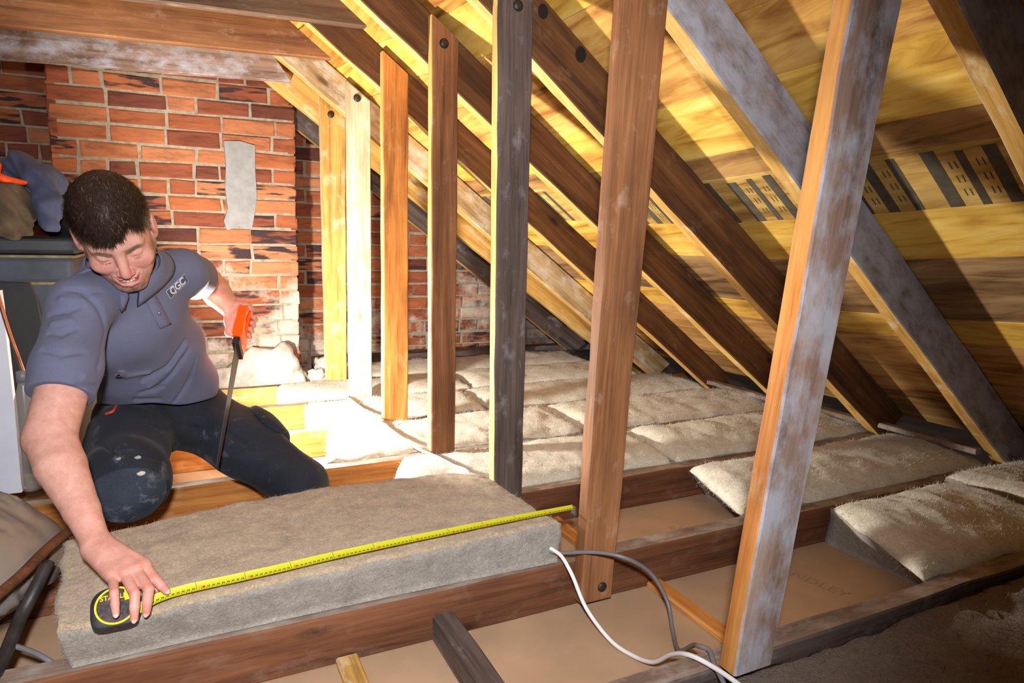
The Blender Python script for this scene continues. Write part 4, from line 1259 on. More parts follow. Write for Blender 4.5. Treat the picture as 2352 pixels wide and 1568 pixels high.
def shirt_base(p):
    d = torso_sdf(p)
    um = tuple(np.array(Sr)*0.5+np.array(El)*0.5+np.array((0.002, -0.004, 0)))
    sl = chain(p, [Sr, um, tuple(np.array(Sr)*0.1+np.array(El)*0.9)], [0.057, 0.056, 0.058], 0.03)
    ax1 = nrm3(np.array(El)-np.array(Sr)).astype(np.float32)
    cut = (p-A3(*s_end))@ax1
    sl = smax(sl, cut, 0.003)
    d = smin(d, sl, 0.022)
    s2 = chain(p, [Sl, tuple(np.array(Sl)*0.3+np.array(EL)*0.7)], [0.054, 0.060], 0.03)
    ax2 = nrm3(np.array(EL)-np.array(Sl)).astype(np.float32)
    s2 = smax(s2, (p-A3(*l_end))@ax2, 0.003)
    d = smin(d, s2, 0.02)
    hem = (0.268-0.10*(p[..., 1]-1.85)-0.02*np.sin(p[..., 0]*22+1.0)*0.4) - p[..., 2]
    d = smax(d, hem, 0.004)
    # the collar's stand round the neck, open inside
    na = nrm3(np.array(neck_top)-np.array(Nk)).astype(np.float32)
    s = (p-A3(*Nk))@na
    stand = smax(rcone(p, Nk, neck_top, 0.070, 0.064), s-0.040, 0.003)
    d = smin(d, stand, 0.012)
    return smax(d, -smax(rcone(p, Nk, tuple(np.array(neck_top)*1.3-np.array(Nk)*0.3), 0.062, 0.060), 0.012-s, 0.003), 0.004)
MD = nrm3((-0.05, 0.985, -0.12))
def drape(x, z, f=None, lift=0.0, y0=1.3):
    """the first point of the cloth behind (x, z), going back along one fixed horizontal direction"""
    f = f or shirt_base
    p = np.array((x, 1.72, z))-MD*0.42
    best, bp_ = 9.0, p
    for _ in range(80):
        d = float(f(p[None].astype(np.float32))[0])
        if d < best: best, bp_ = d, p
        if d < 0.0006 or d > best+0.03: break
        p = p+MD*max(d*0.7, 0.0005)
    p = bp_
    return p-MD*lift
def crease(xz, r, sub=14):
    P = [drape(*a) for a in xz]
    CREASES.append((P, r))
crease([(-0.190, 0.372), (-0.135, 0.352), (-0.080, 0.352), (-0.030, 0.382), (0.010, 0.44)], 0.0048)
crease([(-0.112, 0.288), (-0.060, 0.322), (-0.015, 0.370), (0.020, 0.42)], 0.0042)
crease([(-0.02, 0.285), (0.02, 0.34), (0.036, 0.40)], 0.0042)
crease([(-0.15, 0.300), (-0.10, 0.302), (-0.05, 0.296)], 0.0038)
crease([(-0.205, 0.555), (-0.170, 0.548), (-0.150, 0.552)], 0.0036)
crease([(-0.235, 0.505), (-0.205, 0.512), (-0.185, 0.520)], 0.0036)
crease([(-0.235, 0.470), (-0.215, 0.468), (-0.195, 0.476)], 0.0032)
crease([(-0.245, 0.440), (-0.215, 0.430), (-0.180, 0.432)], 0.0030)
crease([(-0.175, 0.545), (-0.152, 0.515), (-0.143, 0.470), (-0.158, 0.400)], 0.0022)   # the sleeve's seam
crease([(-0.135, 0.330), (-0.09, 0.318), (-0.04, 0.330)], 0.003)
ridges = []
for (xz, rr) in (([(-0.180, 0.388), (-0.120, 0.368), (-0.070, 0.368)], 0.007), ([(-0.07, 0.332), (-0.02, 0.385), (0.012, 0.43)], 0.006), ([(-0.215, 0.536), (-0.180, 0.532)], 0.006), ([(-0.23, 0.488), (-0.20, 0.494)], 0.006)):
    ridges.append(([drape(*a) for a in xz], rr))
def shirt_sdf(p):
    d = shirt_base(p)
    near = np.abs(d) < 0.03
    if near.any():
        pn = p[near]; dn = d[near]
        for P, rr in ridges: dn = smin(dn, chain(pn, P, [rr*0.35]+[rr*0.6]*(len(P)-2)+[rr*0.3], 0.004)+0.001, 0.014)
        for P, rr in CREASES: dn = smax(dn, -chain(pn, P, [rr*0.4]+[rr]*(len(P)-2)+[rr*0.4], 0.004), 0.011)
        dn = dn + 0.0016*np.sin(pn[:, 0]*55+pn[:, 2]*38+2*np.sin(pn[:, 1]*21)) * np.clip((0.46-pn[:, 2])/0.1, 0, 1)
        d = d.copy(); d[near] = dn
    return d
sv, sf = sdf_mesh(shirt_sdf, (-0.33, 1.42, 0.22), (0.16, 2.16, 0.68), 0.0028)
def cloth(name, c, dark, rough=0.85, weave=900, dirt=None, dscale=9, dlo=0.62):
    t = NT(name)
    v = t.coord()
    n1 = t.noise(v, 9, 5, 0.6); n2 = t.noise(v, weave, 2, 0.6)
    col = t.ramp(n1, [(0.3, dark), (0.65, c)])
    col = t.mix(0.25, col, t.ramp(n2, [(0.3, tuple(x*0.6 for x in dark[:3])+(1,)), (0.7, tuple(min(1, x*1.3) for x in c[:3])+(1,))]))
    if dirt:
        dn = t.noise(v, dscale, 7, 0.7, 0.5)
        col = t.mix(t.ramp(dn, [(dlo, (0, 0, 0, 1)), (dlo+0.14, (0.7, 0.7, 0.7, 1))]), col, dirt)
    t.l(col, t.b.inputs['Base Color']); t.b.inputs['Roughness'].default_value = rough
    t.b.inputs['Specular IOR Level'].default_value = 0.15; t.b.inputs['Sheen Weight'].default_value = 0.05
    t.bump(n2, 0.25, 0.0012)
    return t.m
M['polo'] = cloth('blue_grey_pique_cotton', srgb(104, 105, 126), srgb(90, 91, 111))
M['polo_dark'] = cloth('navy_trim', srgb(36, 38, 56), srgb(28, 29, 44))
shirt = child(np_obj('polo_shirt', sv, sf, M['polo'], None, True)); shirt['label'] = 'blue grey short sleeved polo shirt'
def sub(o): return setp(o, shirt)

# collar leaves, folded down from the stand onto the shirt; each with its navy edge
def onto(p, lift):
    p = np.array(p, float)
    for _ in range(14):
        q = np.stack([p]+[p+e for e in np.eye(3)*0.0015]).astype(np.float32)
        v = shirt_base(q); g = (v[1:]-v[0])/0.0015
        g = g/(np.linalg.norm(g)+1e-6)
        p = p-g*(float(v[0])-lift)*0.8
    return p
nax = nrm3(np.array(neck_top)-np.array(Nk))
fr_ = np.array((0.20, -0.98, -0.2)); fr_ = nrm3(fr_-nax*np.dot(fr_, nax)); sd_ = np.cross(nax, fr_)
def leaf(sgn):
    n = 26
    V = []
    for j in range(n+1):
        a = math.radians(9+(150)*j/n)*sgn
        rho = fr_*math.cos(a)+sd_*math.sin(a)
        w = 0.030+0.020*math.exp(-(math.degrees(abs(a))/26)**2)
        rho_t = rho if j else nrm3(rho+fr_*0.25)
        top = np.array(Nk)+nax*0.040+rho*0.068
        fold = np.array(Nk)+nax*0.041+rho*0.0735
        o = onto(np.array(Nk)+nax*0.004+rho_t*(0.070+w), 0.006)
        m = onto((fold+o)/2, 0.011)
        for p in (top, fold, fold*0.55+m*0.45+rho*0.003, m, m*0.5+o*0.5, o):
            if float(shirt_base(p[None].astype(np.float32))[0]) < 0.003: p = onto(p, 0.004)
            V.append(p)
    Fq = [(j*6+k, (j+1)*6+k, (j+1)*6+k+1, j*6+k+1) for j in range(n) for k in range(5)]
    o = np_obj('collar', V, Fq, M['polo'], None, True)
    m = o.modifiers.new('thickness', 'SOLIDIFY'); m.thickness = 0.0026; m.offset = 0
    sub(o)
    e = tube('navy_edge', [V[k] for k in range(1, 6)] + [V[j*6+5] for j in range(1, n+1)], 0.0017, M['polo_dark'], None, 6, False)
    e['label'] = 'navy edge'; setp(e, o)
leaf(1); leaf(-1)
# placket with two buttons
n = 12
L_, R_ = [], []
for j in range(n+1):
    f = j/n
    x = -0.066+0.034*f; z = 0.556-0.082*f
    L_.append(drape(x-0.0115, z-0.004, lift=0.0016)); R_.append(drape(x+0.0115, z+0.006, lift=0.0016))
V = []
for a, b in zip(L_, R_): V += [a, a*0.5+b*0.5+np.array((0, -0.0008, 0)), b]
o = np_obj('placket', V, [(j*3+k, (j+1)*3+k, (j+1)*3+k+1, j*3+k+1) for j in range(n) for k in range(2)], M['polo'], None, True)
m = o.modifiers.new('thickness', 'SOLIDIFY'); m.thickness = 0.0018; m.offset = 0
sub(o)
for f in (0.10, 0.62):
    x = -0.066+0.034*f; z = 0.556-0.082*f
    c = drape(x, z, lift=0.004)
    bm = bmesh.new(); bmesh.ops.create_uvsphere(bm, u_segments=16, v_segments=8, radius=1)
    for v in bm.verts: v.co = Vector((c[0]+v.co.x*0.0048, c[1]+v.co.y*0.0018, c[2]+v.co.z*0.0048))
    sub(bm_obj('button', bm, plain('grey_button', srgb(88, 88, 100), 0.3), None, True))
# stitched lettering on the chest: three silver letters on a slanting outlined block
la, lb_, lc_ = drape(-0.018, 0.536, lift=0.0026), drape(0.024, 0.578, lift=0.0026), drape(-0.022, 0.556, lift=0.0026)
lx = lb_-la; ly = lc_-la
M['silver'] = plain('silver_thread', srgb(196, 198, 206), 0.5, spec=0.6)
M['logo_dark'] = plain('dark_thread', srgb(72, 74, 92), 0.8)
lm = frame(la*0.5+lb_*0.5+np.array((-0.006, -0.002, 0.010)), lx, (-0.25*lx[0], 0, 1.0))
wl_ = float(np.linalg.norm(lx))
bm = bmesh.new()
for k in range(3):
    x0 = (-0.5+k/3)*wl_*1.0
    box_bm(bm, (x0+0.0006, -0.0105, -0.0006), (x0+wl_/3-0.0006, 0.0105, 0.0004))
for v in bm.verts: v.co = lm @ v.co
lo = sub(bm_obj('chest_emblem', bm, M['silver'])); lo['label'] = 'silver block lettering on the chest'
bm = bmesh.new()
for k in range(3):
    x0 = (-0.5+k/3)*wl_*1.0
    box_bm(bm, (x0+0.0014, -0.0097, 0.0002), (x0+wl_/3-0.0014, 0.0097, 0.0007))
for v in bm.verts: v.co = lm @ v.co
ob = bm_obj('emblem_ground', bm, M['logo_dark']); ob['kind'] = 'stuff'; setp(ob, lo)
text_mesh('lettering', 'CGC', 0.0235, M['silver'], lm @ Matrix.Translation((0, 0, 0.0010)), lo, 0.0003, bold=0.0006)

# trousers
HR_, HL_ = (-0.130, 2.005, 0.195), (0.022, 2.02, 0.190)
KR, KL = (-0.126, 1.690, 0.142), (0.264, 1.785, 0.036)
AR, AL = (-0.150, 2.04, 0.010), (0.150, 2.12, 0.0)
def trou_base(p):
    d = ell(p, (-0.056, 1.985, 0.215), (0.140, 0.115, 0.10), AXp)
    thm = tuple(np.array(HR_)*0.5+np.array(KR)*0.5+np.array((0, 0, 0.008)))
    d = smin(d, chain(p, [HR_, thm, KR], [0.088, 0.086, 0.078], 0.04), 0.04)
    d = smin(d, ell(p, (KR[0], KR[1]-0.012, KR[2]-0.008), (0.090, 0.080, 0.088)), 0.03)
    d = smin(d, rcone(p, KR, AR, 0.068, 0.05), 0.03)
    tl = tuple(np.array(HL_)*0.5+np.array(KL)*0.5+np.array((0.0, 0, 0.012)))
    d = smin(d, chain(p, [HL_, tl, KL], [0.090, 0.082, 0.066], 0.04), 0.035)
    d = smin(d, rcone(p, KL, AL, 0.062, 0.05), 0.03)
    return d
tcre = []
for xz, r_ in (([(-0.185, 0.225), (-0.15, 0.205), (-0.10, 0.200), (-0.06, 0.18)], 0.004), ([(-0.20, 0.165), (-0.188, 0.12), (-0.178, 0.08)], 0.004), ([(-0.02, 0.235), (0.03, 0.205), (0.07, 0.20)], 0.004),
               ([(0.05, 0.240), (0.10, 0.19), (0.14, 0.165)], 0.0035), ([(-0.09, 0.25), (-0.05, 0.225), (0.0, 0.215)], 0.004), ([(0.115, 0.135), (0.155, 0.155), (0.19, 0.15)], 0.0028), ([(-0.05, 0.13), (-0.045, 0.09)], 0.004)):
    tcre.append(([drape(x, z, trou_base) for x, z in xz], r_))
def trou_sdf(p):
    d = trou_base(p)
    near = np.abs(d) < 0.03
    if near.any():
        pn = p[near]; dn = d[near]
        for P, rr in tcre: dn = smax(dn, -chain(pn, P, [rr*0.4]+[rr]*(len(P)-2)+[rr*0.4], 0.004), 0.011)
        dn = dn + 0.0022*np.sin(pn[:, 0]*45+pn[:, 1]*60+2*np.sin(pn[:, 2]*33))*0.7
        d = d.copy(); d[near] = dn
    return smax(d, p[..., 2]-(0.300-0.05*(p[..., 1]-1.85)), 0.004)
tv, tf = sdf_mesh(trou_sdf, (-0.26, 1.55, -0.10), (0.38, 2.24, 0.32), 0.0034)
M['work_cloth'] = cloth('black_work_canvas', srgb(46, 48, 56), srgb(30, 31, 38), 0.85, 600, srgb(112, 112, 120), 11, 0.57)
M['knee_cloth'] = cloth('worn_grey_knee_canvas', srgb(66, 72, 84), srgb(38, 42, 50), 0.85, 500, srgb(140, 142, 148), 14, 0.55)
trou = child(np_obj('work_trousers', tv, tf, M['work_cloth'], None, True)); trou['label'] = 'dusty black work trousers'
# knee pad pouch, a padded panel over the front of the knee
def pouch_sdf(p):
    d = np.abs(trou_base(p)-0.004)-0.0035
    q = ell(p, (KR[0]+0.006, KR[1]-0.075, KR[2]-0.018), (0.078, 0.075, 0.066))
    return smax(d, q, 0.006)
pv, pf = sdf_mesh(pouch_sdf, (-0.24, 1.56, 0.03), (-0.02, 1.70, 0.24), 0.003)
kp = setp(np_obj('knee_pad', pv, pf, M['knee_cloth'], None, True), trou); kp['label'] = 'worn grey knee pouch spotted with paint'
for (x, z, rr, c) in ((-0.098, 0.160, 0.009, srgb(196, 186, 178)), (-0.102, 0.193, 0.007, srgb(150, 154, 164)), (-0.138, 0.195, 0.006, srgb(130, 134, 146))):
    c0 = drape(x, z, trou_base, lift=0.0095)
    bm = bmesh.new(); bmesh.ops.create_icosphere(bm, subdivisions=2, radius=1)
    for v in bm.verts:
        k = 1+0.5*mnoise.noise(v.co*2.2+Vector((x*90, 0, 0)))
        v.co = Vector((c0[0]+v.co.x*rr*k, c0[1]+v.co.y*0.003, c0[2]+v.co.z*rr*0.6*k))
    ob = setp(bm_obj('paint_spot', bm, plain('dried_paint', c, 0.8), None, True), trou)
# thigh pocket with its flap
def pocket_sdf(p):
    d = np.abs(trou_base(p)-0.006)-0.006
    a = nrm3(np.array(KL)-np.array(HL_)).astype(np.float32)
    c = A3(*(np.array(HL_)*0.42+np.array(KL)*0.58))+A3(0.03, 0.035, 0.045)
    s = np.abs((p-c)@a)-0.062
    return smax(smax(d, s, 0.006), ln(p-c)-0.085, 0.006)
pv, pf = sdf_mesh(pocket_sdf, (0.06, 1.76, 0.02), (0.32, 2.06, 0.26), 0.003)
pk = setp(np_obj('thigh_pocket', pv, pf, M['work_cloth'], None, True), trou)
# belt loop tag and boots
tb = tube('red_tag', [drape(-0.165, 0.272, trou_base, 0.006), drape(-0.150, 0.278, trou_base, 0.014), drape(-0.142, 0.288, trou_base, 0.008)], 0.0035, plain('red_tag_cloth', srgb(190, 70, 50), 0.7), None, 8)
setp(tb, trou)['label'] = 'red tag'
for (a, tdir) in ((AR, (0.02, 0.10, -0.02)), (AL, (0.05, 0.10, -0.02))):
    def boot(p, a=a, tdir=tdir):
        a_ = np.array(a); t_ = np.array(tdir)
        return smin(rcone(p, a_, a_+t_*0.5, 0.048, 0.046), rcone(p, a_+t_*0.5, a_+t_*0.6+np.array((0, 0.03, -0.035)), 0.044, 0.034), 0.02)
    v_, f_ = sdf_mesh(boot, np.array(a)-0.12, np.array(a)+np.array((0.15, 0.22, 0.1)), 0.005)
    child(np_obj('boot', v_, f_, plain('dark_leather_boot', srgb(52, 44, 38), 0.6, nscale=40), None, True))
bpy.context.view_layer.update()
# ------------------------------------------------------------------ hand saw
saw = thing('hand_saw', (0.055, 1.69, 0.13), 'hand saw with an orange handle held upright in the man\'s raised fist', 'saw')
sA = nrm3(np.array((0.050, 1.682, 0.125))-GB)
vd = nrm3(np.array((0.09, 1.80, -0.43)))
b0 = -nrm3(vd-sA*np.dot(sA, vd))
lft = nrm3(np.cross(sA, b0)); lft = lft if lft[0] < 0 else -lft
th = math.radians(13)
sB = b0*math.cos(th)+lft*math.sin(th); sN = np.cross(sA, sB)
sO = GB + np.array((0.010, 0.0, 0.0))
def saw_pt(s, w, n): return Vector(sO+sA*s+sB*w+sN*n)
L = 0.372
bm = bmesh.new()
out = [(0.0, -0.004), (L, 0.0), (L+0.004, 0.006), (L, 0.022), (0.0, 0.068)]
f0 = [bm.verts.new(saw_pt(s, w, 0.0006)) for s, w in out]; f1 = [bm.verts.new(saw_pt(s, w, -0.0006)) for s, w in out]
bm.faces.new(f0); bm.faces.new(f1[::-1])
for i in range(5): bm.faces.new((f0[i], f1[i], f1[(i+1) % 5], f0[(i+1) % 5]))
# teeth along the cutting edge
for i in range(74):
    s = 0.004+i*0.005
    w = -0.004+0.004*s/L
    a = [bm.verts.new(saw_pt(*q)) for q in ((s, w, 0.0006), (s+0.005, w, 0.0006), (s+0.0025, w-0.0035, 0.0))]
    bm.faces.new(a)
setp(bm_obj('blade', bm, plain('dark_coated_steel', srgb(62, 60, 66), 0.5, 0.0, nscale=12, namt=0.2)), saw)
def prism(name, outline, hole, h, mat, parent):
    bm = bmesh.new()
    n = len(outline); m = len(hole)
    rings = []
    for P in (outline, hole):
        c = (sum(p[0] for p in P)/len(P), sum(p[1] for p in P)/len(P))
        sg = -1 if P is outline else 1
        R = []
        for z, k in ((h, 0.0035), (h-0.004, 0.0), (-h+0.004, 0.0), (-h, 0.0035)):
            R.append([bm.verts.new(saw_pt(p[0]+sg*(p[0]-c[0])*k/0.05, p[1]+sg*(p[1]-c[1])*k/0.05, z)) for p in P])
        rings.append(R)
    for R in rings:
        for a, b in zip(R[:-1], R[1:]):
            for k in range(len(a)): bm.faces.new((a[k], a[(k+1) % len(a)], b[(k+1) % len(a)], b[k]))
    for j in (0, 3):
        for k in range(n): bm.faces.new((rings[0][j][k], rings[0][j][(k+1) % n], rings[1][j][(k+1) % n], rings[1][j][k]))
    return setp(bm_obj(name, bm, mat, None, False), parent)
M['orange_plastic'] = plain('orange_plastic', srgb(250, 92, 14), 0.35)
oo = [(s_, w_*0.82) for s_, w_ in [(0.035, -0.014), (0.038, 0.040), (0.030, 0.082), (-0.025, 0.088), (-0.060, 0.078), (-0.098, 0.052), (-0.120, 0.020), (-0.122, -0.010), (-0.095, -0.017), (-0.040, -0.017)]]
hh = [(s_, w_*0.82) for s_, w_ in [(-0.006, 0.014), (-0.004, 0.034), (-0.008, 0.054), (-0.030, 0.060), (-0.056, 0.053), (-0.080, 0.037), (-0.092, 0.022), (-0.088, 0.014), (-0.066, 0.012), (-0.036, 0.012)]]
hd = prism('handle', oo, hh, 0.0125, M['orange_plastic'], saw); hd['label'] = 'orange plastic handle'
bm = bmesh.new()
for w0 in (0.034, 0.045, 0.056):
    q = box_bm(bm, (0.0, w0, 0.0119), (0.030, w0+0.004, 0.0131)); 
for v in bm.verts: v.co = saw_pt(*v.co)
gr = bm_obj('grip_grooves', bm, plain('dark_orange_groove', srgb(190, 60, 10), 0.5)); gr['kind'] = 'stuff'; setp(gr, hd)
bm = bmesh.new()
box_bm(bm, (0.026, -0.012, -0.0085), (0.052, 0.063, 0.0085))
for v in bm.verts: v.co = saw_pt(*v.co)
bl_ = setp(bm_obj('blade_clamp', bm, plain('black_saw_plastic', srgb(46, 36, 34), 0.5)), saw); bl_['label'] = 'black blade clamp'

# ------------------------------------------------------------------ work lamp
wlamp = thing('work_lamp', tuple(LAMP-Vector((0, 0, 0.185))), 'small LED work lamp standing behind the man, flooding the loft with light', 'lamp')
lN = Vector((0.89, 0.09, 0.43)).normalized(); lX = Vector((0, 0, 1)).cross(lN).normalized(); lY = lN.cross(lX)
LM = Matrix(((lX.x, lY.x, lN.x, LAMP.x), (lX.y, lY.y, lN.y, LAMP.y), (lX.z, lY.z, lN.z, LAMP.z), (0, 0, 0, 1)))
def lamp_box(name, lo, hi, mat, bev=0.006):
    bm = bmesh.new(); box_bm(bm, lo, hi)
    bmesh.ops.bevel(bm, geom=list(bm.edges), offset=bev, segments=3, affect='EDGES', profile=0.5)
    for v in bm.verts: v.co = LM @ v.co
    return setp(bm_obj(name, bm, mat, None, False), wlamp)
lamp_box('housing', (-0.055, -0.045, -0.045), (0.055, 0.045, 0.012), plain('yellow_lamp_housing', srgb(226, 186, 40), 0.5), 0.008)
em = lamp_box('diffuser', (-0.046, -0.036, 0.006), (0.046, 0.036, 0.016), plain('glowing_diffuser', srgb(255, 245, 225), 0.4, emit=((1, 0.93, 0.8, 1), 14)), 0.003); em['label'] = 'glowing diffuser'
tube('stand', [LAMP+lX*-0.062, LAMP+lX*-0.064+Vector((-0.03, 0, -0.09)), LAMP+Vector((-0.02, -0.06, -0.182)), LAMP+Vector((-0.02, 0.06, -0.182)), LAMP+lX*0.064+Vector((-0.03, 0, -0.09)), LAMP+lX*0.062], 0.006, M['bolt'], None, 8)
setp(bpy.data.objects['stand'], wlamp)
pl = bpy.data.lights.new('work_lamp_spill', 'POINT')
pl.energy = 7; pl.color = (1.0, 0.93, 0.8); pl.shadow_soft_size = 0.03
po = bpy.data.objects.new('work_lamp_spill', pl); C.objects.link(po); po.location = LAMP+lN*0.02+Vector((0, 0.0, 0.085))

# ------------------------------------------------------------------ things at the left
tank = thing('water_tank', (-0.58, 2.72, 0.0), 'dark blue grey water tank behind the man with clothes heaped on its lid', 'tank')
M['tank'] = plain('dark_blue_grey_tank', srgb(50, 57, 68), 0.5, nscale=14, namt=0.3)
M['tank_lid'] = plain('black_tank_lid', srgb(36, 38, 44), 0.45, nscale=14, namt=0.3)
M['seam'] = plain('yellowish_seam', srgb(116, 106, 76), 0.6, nscale=40, namt=0.3)
def bbox_obj(name, lo, hi, mat, parent, bev=0.01, seg=3):
    bm = bmesh.new(); box_bm(bm, lo, hi)
    bmesh.ops.bevel(bm, geom=list(bm.edges), offset=bev, segments=seg, affect='EDGES', profile=0.5)
    return setp(bm_obj(name, bm, mat, None, False), parent)
bbox_obj('body', (-0.93, 2.46, 0.0), (-0.285, 3.02, 0.612), M['tank'], tank, 0.02)
bbox_obj('lid', (-0.945, 2.445, 0.614), (-0.270, 3.035, 0.664), M['tank_lid'], tank, 0.012)
for z in (0.602, 0.522, 0.400, 0.27):
    bbox_obj('seam_band', (-0.935, 2.452, z), (-0.278, 3.025, z+0.009), M['seam'], tank, 0.003)

def blob(name, prims, k, nz, lo, hi, mat, label, cat, vox=0.006, parent=None):
    def f(p):
        d = None
        for kind, a in prims:
            e = ell(p, *a) if kind == 'e' else chain(p, a[0], a[1], 0.02)
            d = e if d is None else smin(d, e, k)
        n = nz[0]*(np.sin(p[:, 0]*nz[1]+2.1*np.sin(p[:, 2]*nz[1]*0.6))*np.sin(p[:, 2]*nz[1]*0.9+1.7*np.sin(p[:, 1]*nz[1]*0.7))+0.5*np.sin(p[:, 0]*nz[1]*2.3+p[:, 2]*nz[1]*1.9+2*np.sin(p[:, 1]*nz[1])))
        return d+n
    v, F_ = sdf_mesh(f, lo, hi, vox)
    o = np_obj(name, v, F_, mat, None, True)
    if label: tag(o, label, cat)
    if parent is not None: setp(o, parent)
    return o
M['jacket'] = cloth('blue_grey_fleece', srgb(84, 90, 116), srgb(58, 62, 84))
M['black_cloth'] = cloth('black_cloth', srgb(34, 34, 40), srgb(22, 22, 27))
M['hivis'] = plain('fluorescent_orange_cloth', srgb(255, 84, 14), 0.7, nscale=30, namt=0.15)
M['brown_bag'] = cloth('mottled_brown_bag', srgb(104, 88, 70), srgb(40, 34, 28), dirt=srgb(160, 150, 130), dscale=16)
blob('jacket', [('e', ((-0.47, 2.56, 0.80), (0.10, 0.07, 0.10))), ('e', ((-0.39, 2.56, 0.83), (0.09, 0.06, 0.065))), ('c', ([(-0.41, 2.50, 0.885), (-0.355, 2.452, 0.84), (-0.335, 2.425, 0.76), (-0.330, 2.415, 0.705)], [0.030, 0.036, 0.036, 0.026]))], 0.03, (0.0045, 60),
     (-0.62, 2.36, 0.62), (-0.25, 2.70, 0.98), M['jacket'], 'blue grey jacket on the tank lid, one sleeve hanging down', 'jacket', 0.005)
blob('folded_clothes', [('e', ((-0.335, 2.62, 0.76), (0.075, 0.05, 0.10))), ('e', ((-0.30, 2.60, 0.70), (0.05, 0.05, 0.05)))], 0.03, (0.005, 45), (-0.45, 2.50, 0.62), (-0.22, 2.74, 0.92), M['black_cloth'], 'black clothing bundled behind the jacket sleeve on the tank', 'clothing', 0.006)
blob('safety_vest', [('c', ([(-0.50, 2.46, 0.865), (-0.462, 2.440, 0.862), (-0.452, 2.435, 0.842)], [0.014, 0.016, 0.008])), ('c', ([(-0.50, 2.43, 0.832), (-0.44, 2.425, 0.828), (-0.385, 2.42, 0.819)], [0.008, 0.008, 0.007]))], 0.01, (0.0012, 90), (-0.54, 2.39, 0.79), (-0.35, 2.50, 0.91), M['hivis'], 'bright orange safety vest tucked under the jacket', 'vest', 0.004)
blob('kit_bag', [('e', ((-0.455, 2.44, 0.752), (0.085, 0.05, 0.070))), ('e', ((-0.43, 2.43, 0.70), (0.055, 0.04, 0.045)))], 0.03, (0.0075, 55), (-0.58, 2.36, 0.62), (-0.33, 2.54, 0.86), M['brown_bag'], 'crumpled brown and black bag hanging over the tank\'s edge', 'bag', 0.005)

def slab_poly(name, pts, y0, y1, mat, label, cat):
    """an upright board with the outline pts (x, z) and its thickness along y; leans back a little"""
    bm = bmesh.new()
    a = [bm.verts.new((x, y0+0.06*z, z)) for x, z in pts]; b = [bm.verts.new((x, y1+0.06*z, z)) for x, z in pts]
    bm.faces.new(a); bm.faces.new(b[::-1])
    for i in range(len(pts)): bm.faces.new((a[i], b[i], b[(i+1) % len(pts)], a[(i+1) % len(pts)]))
    o = bm_obj(name, bm, mat); return tag(o, label, cat)
slab_poly('leaning_board', [(-0.52, 0.0), (-0.345, 0.0), (-0.338, 0.19), (-0.340, 0.38), (-0.352, 0.50), (-0.366, 0.542), (-0.52, 0.55)], 2.20, 2.225, plain('black_panel', srgb(26, 24, 24), 0.6, nscale=20), 'black panel leaning in front of the dark tank', 'panel')
slab_poly('door_panel', [(-0.56, 0.0), (-0.398, 0.0), (-0.400, 0.20), (-0.407, 0.43), (-0.412, 0.53), (-0.56, 0.53)], 2.10, 2.13, plain('white_door_panel', srgb(206, 208, 216), 0.5, nscale=8, namt=0.08), 'white panel standing at the picture\'s left edge', 'panel')
tag(tube('copper_pipe', [(-0.412, 2.075, 0.56), (-0.404, 2.085, 0.50), (-0.390, 2.085, 0.42), (-0.368, 2.085, 0.315), (-0.355, 2.085, 0.20), (-0.35, 2.085, 0.02)], 0.005, plain('dull_copper', srgb(150, 96, 70), 0.45, 0.7, nscale=30), None, 10), 'thin copper pipe bending down in front of the black panel', 'pipe')
bt = thing('plastic_bottle', (-0.366, 2.05, 0.02), 'small clear plastic bottle beside the man\'s upper arm', 'bottle')
M['clear'] = plain('smoky_clear_plastic', srgb(150, 142, 136), 0.25, alpha=0.6)
prof = [(0.0, 0.02), (0.020, 0.022), (0.022, 0.04), (0.022, 0.26), (0.012, 0.295), (0.010, 0.31), (0.0, 0.31)]
def lathe(name, c, prof, mat, parent=None, n=24):
    V, Fq = [], []
    for r_, z in prof:
        for k in range(n): V.append((c[0]+r_*math.cos(2*math.pi*k/n), c[1]+r_*math.sin(2*math.pi*k/n), c[2]+z))
    for j in range(len(prof)-1):
        for k in range(n): Fq.append((j*n+k, j*n+(k+1) % n, (j+1)*n+(k+1) % n, (j+1)*n+k))
    o = np_obj(name, V, Fq, mat, None, True)
    return setp(o, parent) if parent is not None else o
lathe('body', (-0.366, 2.05, 0.0), prof, M['clear'], bt)
lathe('cap', (-0.366, 2.05, 0.0), [(0.0, 0.305), (0.013, 0.305), (0.013, 0.332), (0.0, 0.334)], plain('grey_cap', srgb(120, 118, 120), 0.4), bt)
bar('plywood_board', (-1.1, 2.175, 0.003), (-0.310, 2.445, 0.020), M['wood_ochre'], 0, label='plywood board laid over the joists left of the man', cat='board')
blob('dark_cloth', [('e', ((-0.44, 2.30, 0.035), (0.13, 0.10, 0.030))), ('e', ((-0.37, 2.25, 0.028), (0.05, 0.06, 0.022)))], 0.02, (0.004, 50), (-0.62, 2.16, 0.012), (-0.29, 2.44, 0.10), M['black_cloth'], 'dark cloth lying crumpled on the plywood board', 'cloth', 0.005)
bk_ = thing('bucket', (-0.235, 2.34, 0.0), 'pale bucket glowing in the lamplight behind the man\'s arm', 'bucket')
lathe('body', (-0.235, 2.34, 0.0), [(0.0, 0.002), (0.070, 0.004), (0.082, 0.27), (0.086, 0.275), (0.086, 0.285), (0.079, 0.285), (0.068, 0.02), (0.0, 0.018)], plain('pale_green_white_plastic', srgb(222, 230, 212), 0.45), bk_, 32)
hp = [(-0.235+0.085*math.cos(a), 2.34-0.03*abs(math.sin(a)), 0.27-0.075*math.sin(a)) for a in np.linspace(0, math.pi, 9)]
setp(tube('wire_handle', hp, 0.0022, M['steel'], None, 6), bk_)
gl = thing('work_glove', (-0.285, 2.12, 0.0), 'grey and orange work glove lying by the lamp', 'glove')
